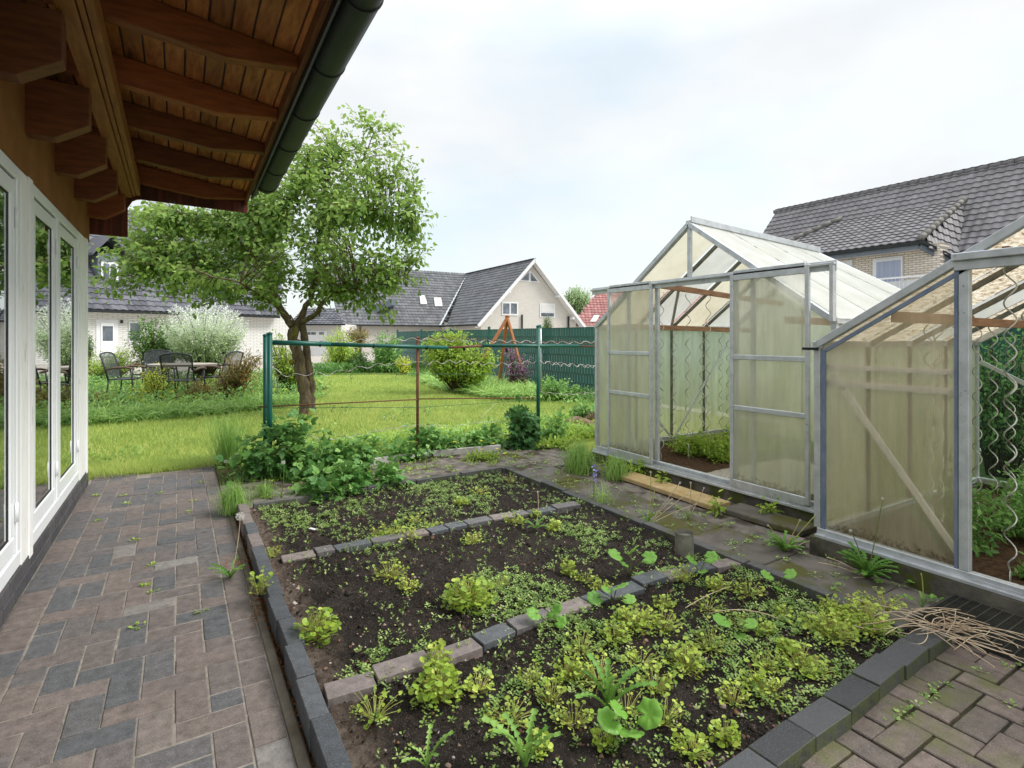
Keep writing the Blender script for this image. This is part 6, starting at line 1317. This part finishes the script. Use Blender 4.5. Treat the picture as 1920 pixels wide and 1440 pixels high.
for i, (u, v) in enumerate(meds):
    zi = zone(u, v); zc[zi] += 1
    lettuce(ontop(u+rr.uniform(-8, 8), v+rr.uniform(-5, 5)), rr.uniform(.04, .10), int(rr.uniform(18, 50)), rr.uniform(.04, .085), rr.uniform(.018, .027), rr.uniform(.45, .75),
            "small miner's lettuce clump "+ZN[zi]+', '+ORD[min(25, zc[zi]-1)]+' from left', "small clumps of miner's lettuce")
# seedling carpet: stuff, patchy
def seed_density(x, y):
    d = mnoise.noise(Vector((x*2.6, y*2.6, 11)))*1.1+mnoise.noise(Vector((x*8, y*8, 3)))*.7
    d += .55*math.exp(-((x-1.35)**2+(y-2.15)**2)/.12) + .28*max(0, (1.9-y))*(x > .8)*.8 + .3*max(0, x-1.5)*(y < 1.8) - .7*math.exp(-((x-.75)**2+(y-2.6)**2)/.12) - .3*(y > 2.4)*(y < 3)*(x < 2) - .25
    return d
def seeds():
    nC = 5000; out_ = []
    while len(out_) < nC:
        x, y = RS.uniform(.47, 2.46), .98+RS.uniform(0, 1)*3.2
        if RS.rand() < 1/(1+math.exp(-6*(seed_density(x, y)-.12))): out_.append((x, y))
    P = []; Dd = []; S = []; V = []
    for x, y in out_:
        k = RS.randint(4, 9); a0 = RS.rand()*6.28; h = RS.uniform(.006, .028); v = RS.normal(.5, .2); z = SZ+soil_h(x, y)
        for i in range(k):
            a = a0+i*2.4; t = i/k; P.append((x+.004*math.cos(a), y+.004*math.sin(a), z+h*(.4+.6*t))); Dd.append((math.cos(a), math.sin(a), .2+.6*t)); S.append(RS.uniform(.006, .014)); V.append(v+RS.normal(0, .1))
    lf = LF(); n = len(P); lf.put(T_OVAL, np.array(P), np.array(Dd), nrm(rdir(n)*.3+[0, 0, 1.]), np.array(S), np.array(V)); tag(lf.build('seedling_carpet', M['chick']), kind='stuff')
seeds()
def sprigs():
    P, Dd, S, V = [], [], [], []
    k = 0
    while k < 900:
        x, y = RS.uniform(.47, 2.46), .98+RS.uniform(0, 1)*3.2
        if RS.rand() > .25+.6/(1+math.exp(-5*(seed_density(x+.3, y+.2)-.1))): continue
        k += 1; z = SZ+soil_h(x, y); h = RS.uniform(.015, .05); ln = RS.normal(0, .012, 2); v = RS.normal(.6, .2)
        for i in range(RS.randint(5, 12)):
            t = RS.uniform(.15, 1); a = RS.uniform(0, 6.28); P.append((x+ln[0]*t, y+ln[1]*t, z+h*t)); Dd.append((math.cos(a), math.sin(a), .7)); S.append(RS.uniform(.008, .02)*(1.2-.5*t)); V.append(v+RS.normal(0, .12))
    lf = LF(); n = len(P); lf.put(T_TINY, np.array(P), np.array(Dd), nrm(rdir(n)*.5+[0, 0, 1.]), np.array(S), np.array(V)); tag(lf.build('weed_sprigs', M['chick']), kind='stuff')
sprigs()
# chickweed on the path, between pavers
def bits(name, pts, n, r, size, mat, v, tpl=T_OVAL, z=.0, lab=None):
    lf = LF()
    for (x, y) in pts:
        a = RS.uniform(0, 6.28, n); q = r*RS.uniform(0, 1, n)**.6; P = np.stack([x+q*np.cos(a), y+q*np.sin(a), z+RS.uniform(0, .6, n)*r*.5], 1)
        lf.put(tpl, P, nrm(np.stack([np.cos(a), np.sin(a), RS.uniform(.0, .9, n)], 1)), nrm(rdir(n)*.3+[0, 0, 1.]), size*RS.uniform(.5, 1.2, n), v+RS.normal(0, .2, n))
    return lf
cr = [G(u, v) for u, v in ((378, 1146), (260, 1175), (253, 1013), (285, 1060), (290, 1110), (180, 930), (230, 930), (184, 978), (240, 945), (362, 940), (355, 960), (300, 925), (275, 1100), (380, 905))]
tag(bits('joint_weeds', [(p.x, p.y) for p in cr], 12, .022, .018, 'lime', .4).build('joint_weeds', M['lime']), kind='stuff')
p = G(378, 1146); 
cr = [(RS.uniform(.5, 2.6), RS.uniform(.1, .86)) for _ in range(26)]+[(1.9+.1*i*.5, .84) for i in range(8)]
tag(bits('x', cr, 10, .018, .014, 'chick', .5, z=.045).build('paving_weeds', M['chick']), kind='stuff')
cr = [(RS.uniform(2.56, 3.08), RS.uniform(.9, 5)) for _ in range(170)]; lf = bits('x', cr, 9, .026, .018, 'chick', .5, z=.015)
tag(lf.build('path_weeds', M['chick']), kind='stuff')
cr = [(RS.uniform(.5, 3.1), RS.uniform(4.3, 5.1)) for _ in range(150)]; tag(bits('x', cr, 9, .03, .022, 'lime', .3, z=.03).build('dirt_path_weeds', M['lime']), kind='stuff')
# creeping purple-leaf weeds by the grate
cr = [(2.95+RS.normal(0, .06), 1.0+RS.normal(0, .14)) for _ in range(26)]+[(3.02, y) for y in np.linspace(.2, 1.1, 16)]; tag(bits('x', cr, 9, .022, .02, 'dandleaf', .55, T_ROUND, z=.035).build('creeping_ivy', M['dandleaf']), kind='stuff')
def dand(u, v, z, n, L_, lab, v0=.5, up=.45, stalks=(), mat='dandleaf', grp=None, droop=False):
    p = G(u, v, z); c = np.array([p.x, p.y, z]); root = empty('dandelion', tuple(c), lab, 'plant', grp); lf = LF(); a = np.arange(n)*2.4+RS.uniform(-.3, .3, n)
    d = nrm(np.stack([np.cos(a), np.sin(a), up*RS.uniform(.3, 1.6, n)], 1)); lf.put(T_DAND, np.tile(c, (n, 1)), d, [0, 0, 1.], L_*RS.uniform(.6, 1.15, n), v0+RS.normal(0, .15, n)); lf.build('leaves', M[mat], root)
    for (du, dv, head, col) in stalks:
        d0 = p.x*sA+p.y*cA; t = W3(u+du, v+dv, d0); m = p.lerp(t, .5)+Vector((.02, 0, .02)); C = bez(c, np.array(m), np.array(t), 8); mb = MB(); mb.tube(C, .0024, 5); mb.build('stalk', M[col], root, smooth=True)
        if head: clock(t, root, head)
    return root
def clock(t, root, r):
    lf = LF(); n = 170; d = rdir(n); P = np.array(t)+d*r*.15
    lf.put(([(-.012, 0, 0), (.012, 0, 0), (.012, .8, 0), (-.012, .8, 0)], [(0, 1, 2, 3)]), P, d, rdir(n), r*.85, .5)
    k = 5
    for j in range(k): lf.put(([(-.02, 0, 0), (.02, 0, 0), (0, .3, 0)], [(0, 1, 2)]), np.array(t)+d*r*.82, nrm(d+rdir(n)*.9), rdir(n), r, .5)
    mb = MB(); mb.tube([Vector(t)-Vector((0, 0, r*.15)), Vector(t)+Vector((0, 0, r*.15))], r*.16, 6); mb.build('seed_core', M['dry'], root, smooth=True)
    lf.build('seed_head', M['fluff'], root)
dand(432, 1085, 0, 11, .13, 'dandelion with a single tall white clock growing at the left kerb', .35, .35, [(18, -117, .022, 'dry')])
dand(1140, 1330, .06, 8, .19, 'big upright dandelion with long toothed leaves in the near soil bed', .6, .8)
dand(985, 1440, .06, 7, .17, 'dandelion with long pale toothed leaves at the bottom edge of the bed', .6, .6)
dand(800, 1440, .06, 5, .11, 'small dandelion at the bottom left of the near bed', .7, .6)
dand(1005, 992, .06, 9, .10, 'flat sparse dandelion rosette in the middle soil bed', .45, .2, [(3, -70, .006, 'dry')])
dand(1470, 1035, .01, 26, .13, 'dandelion clump with pale stalks on the path at the right edging', .5, .5, [(30, -60, .006, 'redstem'), (60, -70, .006, 'redstem'), (-30, -50, .006, 'redstem'), (80, -30, .006, 'dry')])
dand(1625, 1085, .01, 34, .17, 'large dark dandelion clump below the tan greenhouse wall', .35, .5, [(-30, -90, .008, 'greenstem'), (30, -150, .007, 'greenstem'), (-75, -40, None, 'dry'), (-90, -30, None, 'dry'), (-60, 20, None, 'dry'), (-45, 5, None, 'dry'), (25, 30, None, 'dry')])
dand(1215, 985, .01, 8, .11, 'dandelion plant with four upright pinkish stalks beside the yellowish plank', .6, .7, [(12, -66, None, 'redstem'), (5, -100, .006, 'redstem'), (60, -80, .007, 'dry'), (45, -50, .006, 'dry'), (75, -60, .006, 'dry'), (90, -40, .006, 'dry')])
dand(1290, 975, .01, 7, .08, 'small dandelion with thin pale stalks right of the upright pinkish ones', .6, .7, [(5, -70, .007, 'dry'), (30, -60, .006, 'dry')])
for i, (u, v, h) in enumerate(((432, 905, 40), (447, 908, 55), (440, 905, 48), (425, 903, 44))): dand(u, v, .0, 4, .08, 'pale-stalked dandelion clock left of the raspberries, '+['first', 'last', 'third', 'second'][i]+' of four', .5, .6, [((i-1.5)*6, -h, .016, 'greenstem')], grp='dandelion clocks left of the raspberries')
dand(527, 935, .02, 5, .08, 'single dandelion clock standing in front of the raspberry leaves', .5, .6, [(4, -68, .016, 'greenstem')])
for i, (u, v, du, dv) in enumerate(((598, 890, 0, -62), (798, 880, 0, -30), (775, 880, 0, -25), (800, 860, 5, -15), (720, 790, 0, -8), (738, 790, 0, -10))):
    dand(u, v, .02, 4, .07, 'small dandelion clock below the trellis, '+['among the raspberry leaves at the left', 'third from the right, by the board', 'left of the pair by the board', 'rightmost, above the board', 'on the lawn, left one', 'on the lawn, right one'][i], .5, .6, [(du, dv, .015, 'greenstem')], grp='small dandelion clocks below the trellis')
dand(1560, 1440, 0, 5, .06, 'withered dandelion head at the bottom edge of the mossy paving', .5, .5, [(5, -22, .008, 'dry')])
dand(1730, 1140, .03, 5, .09, 'weed with one thick bud stalk at the corner of the dark grate', .5, .5, [(-3, -65, None, 'redstem')])
dand(1600, 1320, 0, 7, .05, 'small leafy weed at the outer foot of the black blocks', .7, .3)
# broad crinkled leaves (hollyhock)
def mallow(u, v, leaves, lab, v0=.5):
    c = ontop(u, v); root = empty('mallow_plant', tuple(c), lab, 'plant'); mb = MB(); lf = LF(); p = Vector(c); d0 = p.x*sA+p.y*cA
    for (du, dv, s) in leaves:
        t = np.array(W3(u+du, v+dv, d0-.02)); C = bez(c, c*.5+t*.5+np.array([0, 0, .02]), t, 5); mb.tube(C, .0025, 5); o_ = nrm((t-c)*np.array([1, 1, .2])); lf.put(T_MALLOW, (t-o_*s*.35)[None], o_[None], nrm(np.array([[-.45*sA, -.45*cA, 1.]])+RS.normal(0, .15, (1, 3))), s, v0+RS.normal(0, .12))
    mb.build('stems', M['greenstem'], root, smooth=True); lf.build('leaves', M['mallow'], root); return root
mallow(1180, 1075, [(-22, -35, .075), (5, -42, .07), (32, -30, .075), (20, 5, .10), (-8, -18, .05)], 'hollyhock plant with crinkled round leaves left of the metal can', .42)
mallow(1150, 1130, [(-30, -10, .07), (8, -30, .08), (25, -8, .06), (-10, -25, .05)], 'broad-leaved hollyhock at the middle of the nearer divider', .4)
mallow(1025, 1170, [(-20, -20, .06), (10, -25, .07), (22, -5, .05)], 'young hollyhock against the nearer divider bricks', .4)
mallow(1180, 1380, [(-30, -30, .075), (28, -42, .08), (0, -10, .08), (-15, -50, .06)], 'hollyhock with round leaves near the bottom middle of the bed', .42)
mallow(1310, 1075, [(-10, -25, .06), (18, -30, .07), (5, -5, .05)], 'hollyhock seedling just below the metal can', .4)
mallow(1460, 1100, [(-18, -22, .06), (16, -24, .06), (0, 2, .04)], 'smooth-leaved seedling by the right edging', .5)
mallow(1380, 1180, [(-22, -18, .07), (22, -12, .055), (6, 10, .05)], 'broad-leaved seedling in the right half of the near bed', .55)
# bluebell
c = G(1113, 950, .01); root = empty('bluebell', c, 'pale blue bluebell on a thin stalk beside the grass tufts', 'flower'); d0 = c.x*sA+c.y*cA; t = W3(1115, 872, d0); mb = MB(); mb.tube([c, c.lerp(t, .5), t], .003, 5); mb.build('stalk', M['greenstem'], root)
lf = LF(); P = np.array([np.array(c.lerp(t, f)) for f in np.linspace(.62, 1.0, 16)])+RS.normal(0, .006, (16, 3)); lf.put(T_OVAL, P, nrm(rdir(16)*.8+[0, 0, -.5]), rdir(16), .02, .5); lf.put(T_OVAL, P, nrm(rdir(16)*.8+[0, 0, -.5]), rdir(16), .02, .5); lf.build('blossom', M['petal_v'], root)
# seedling tips by the greenhouse wall
for (u, v, nT_, lab) in ((1195, 870, 34, 'lime leafy weed in front of the left sliding door'), (1240, 893, 10, 'small lime weed at the door track of the pale greenhouse'), (1440, 950, 12, 'pale flowering weed at the wall below the right sliding door'), (1345, 945, 10, 'blue-green small weed on the yellowish plank'), (1150, 865, 30, 'lime leafy weed below the left corner of the pale greenhouse')):
    p = G(u, v+20, .012); d0 = p.x*sA+p.y*cA; shrub('lime_weed', lab, 'plant', (p.x, p.y, .012), [(p.x, p.y, .09, .11 if nT_ > 20 else .04, .09 if nT_ > 20 else .04, .09 if nT_ > 20 else .03)], nT_, 5, T_SIMPLE, .045, 'lime', 'greenstem', spread=.02, sr=.002, tone=lambda P: -.05)
# plants in the greenhouses
for (x, y, s, lab) in ((4.45, 3.75, .30, 'bushy green weeds in the pale greenhouse, at the back'), (4.45, 3.45, .22, 'low green weeds in the pale greenhouse doorway'), (5.1, 3.7, .28, 'green weeds deep inside the pale greenhouse'), (4.9, 3.3, .2, 'small green weeds in the middle of the pale greenhouse'), (5.3, 3.2, .22, 'green weeds at the right of the pale greenhouse doorway')):
    shrub('greenhouse_weeds', lab, 'plant', (x, y, .07), [(x, y, .17, s, s, .13)], int(190*s/.25), 9, T_SIMPLE, .035, 'lime', 'greenstem', spread=s*.5, sr=.002, tone=lambda P: -.15, stems=.5)
for (x, y, s, h, lab) in ((4.3, 1.1, .35, .2, 'green weeds along the wall inside the tan greenhouse, nearest the door'), (4.8, 1.15, .35, .24, 'green weeds in the far corner of the tan greenhouse'), (4.5, .6, .3, .15, 'low green weeds in the middle of the tan greenhouse'), (3.75, 1.35, .22, .28, 'leafy weeds behind the tan greenhouse panel'), (4.9, .4, .35, .2, 'green weeds at the end wall of the tan greenhouse'), (3.55, .93, .07, .05, 'small weed just inside the tan greenhouse door track')):
    shrub('greenhouse_weeds', lab, 'plant', (x, y, .07), [(x, y, .07+h*.6, s, s, h)], int(230*s/.3)+8, 8, T_SIMPLE, .042, 'rasp', 'greenstem', spread=s*.5, sr=.002, tone=lambda P: .1, stems=.5)
# heap of dry stalks on the grate corner
c = G(1790, 1215, .03); mb = MB()
for i in range(42):
    a = RS.normal(-.75, .6)+(math.pi if i % 5 == 0 else 0); L_ = RS.uniform(.10, .30); s = np.array([c.x+RS.normal(-.05, .05), c.y+RS.normal(.05, .05), .078+RS.uniform(0, .05)]); e = s+np.array([math.cos(a)*L_, math.sin(a)*L_, -.01+RS.uniform(-.02, .02)]); e[2] = max(e[2], .068)
    q1 = s*.67+e*.33+RS.normal(0, .035, 3); q2 = s*.33+e*.67+RS.normal(0, .035, 3); q1[2] = max(q1[2], .085)+.02; q2[2] = max(q2[2], .07); t_ = np.linspace(0, 1, 12)[:, None]
    mb.tube((1-t_)**3*s+3*(1-t_)**2*t_*q1+3*(1-t_)*t_**2*q2+t_**3*e, .0017, 5)
tag(mb.build('dry_stalks', M['dry'], loc=c, smooth=True), 'tangled heap of dry beige dandelion stalks at the corner of the dark grate', 'dry stalks')
mb = MB()
for (u0, v0, u1, v1, b) in ((1660, 1190, 1740, 1175, .05), (1690, 1160, 1790, 1215, .03), (1330, 1150, 1460, 1160, .05), (1285, 1140, 1370, 1100, .02), (1510, 1150, 1550, 1170, .04)):
    s, e = np.array(G(u0, v0, .10)), np.array(G(u1, v1, .08)); mb.tube(bez(s, (s+e)/2+[0, 0, b], e, 8), .002, 4)
tag(mb.build('loose_stalks', M['dry'], loc=(2, 1.2, .1), smooth=True), 'few pale loose stalks lying over the soil and black blocks', 'dry stalks')
# brown litter along kerb
n = 420; P = np.stack([RS.uniform(.325, .345, n), RS.uniform(.6, 4.2, n), RS.uniform(-.005, .006, n)], 1); P2 = np.stack([.33+RS.normal(0, .03, 160), 2.75+RS.normal(0, .12, 160), np.full(160, .006)], 1); P3 = np.stack([.27+RS.normal(0, .035, 90), 3.33+RS.normal(0, .06, 90), np.full(90, .006)], 1); P = np.vstack([P, P2, P3]); P[:, 2] = np.maximum(P[:, 2], .0)
lf = LF(); n = len(P); lf.put(T_CR, P, rdir(n, -.1, .1), [0, 0, 1.], RS.uniform(.004, .011, n), .5)
M['litter_br'] = nmat('brown_litter', (.12, .05, .02), (.38, .17, .06), 90, .9, .1, 0)
tag(lf.build('leaf_litter', M['litter_br']), kind='stuff')
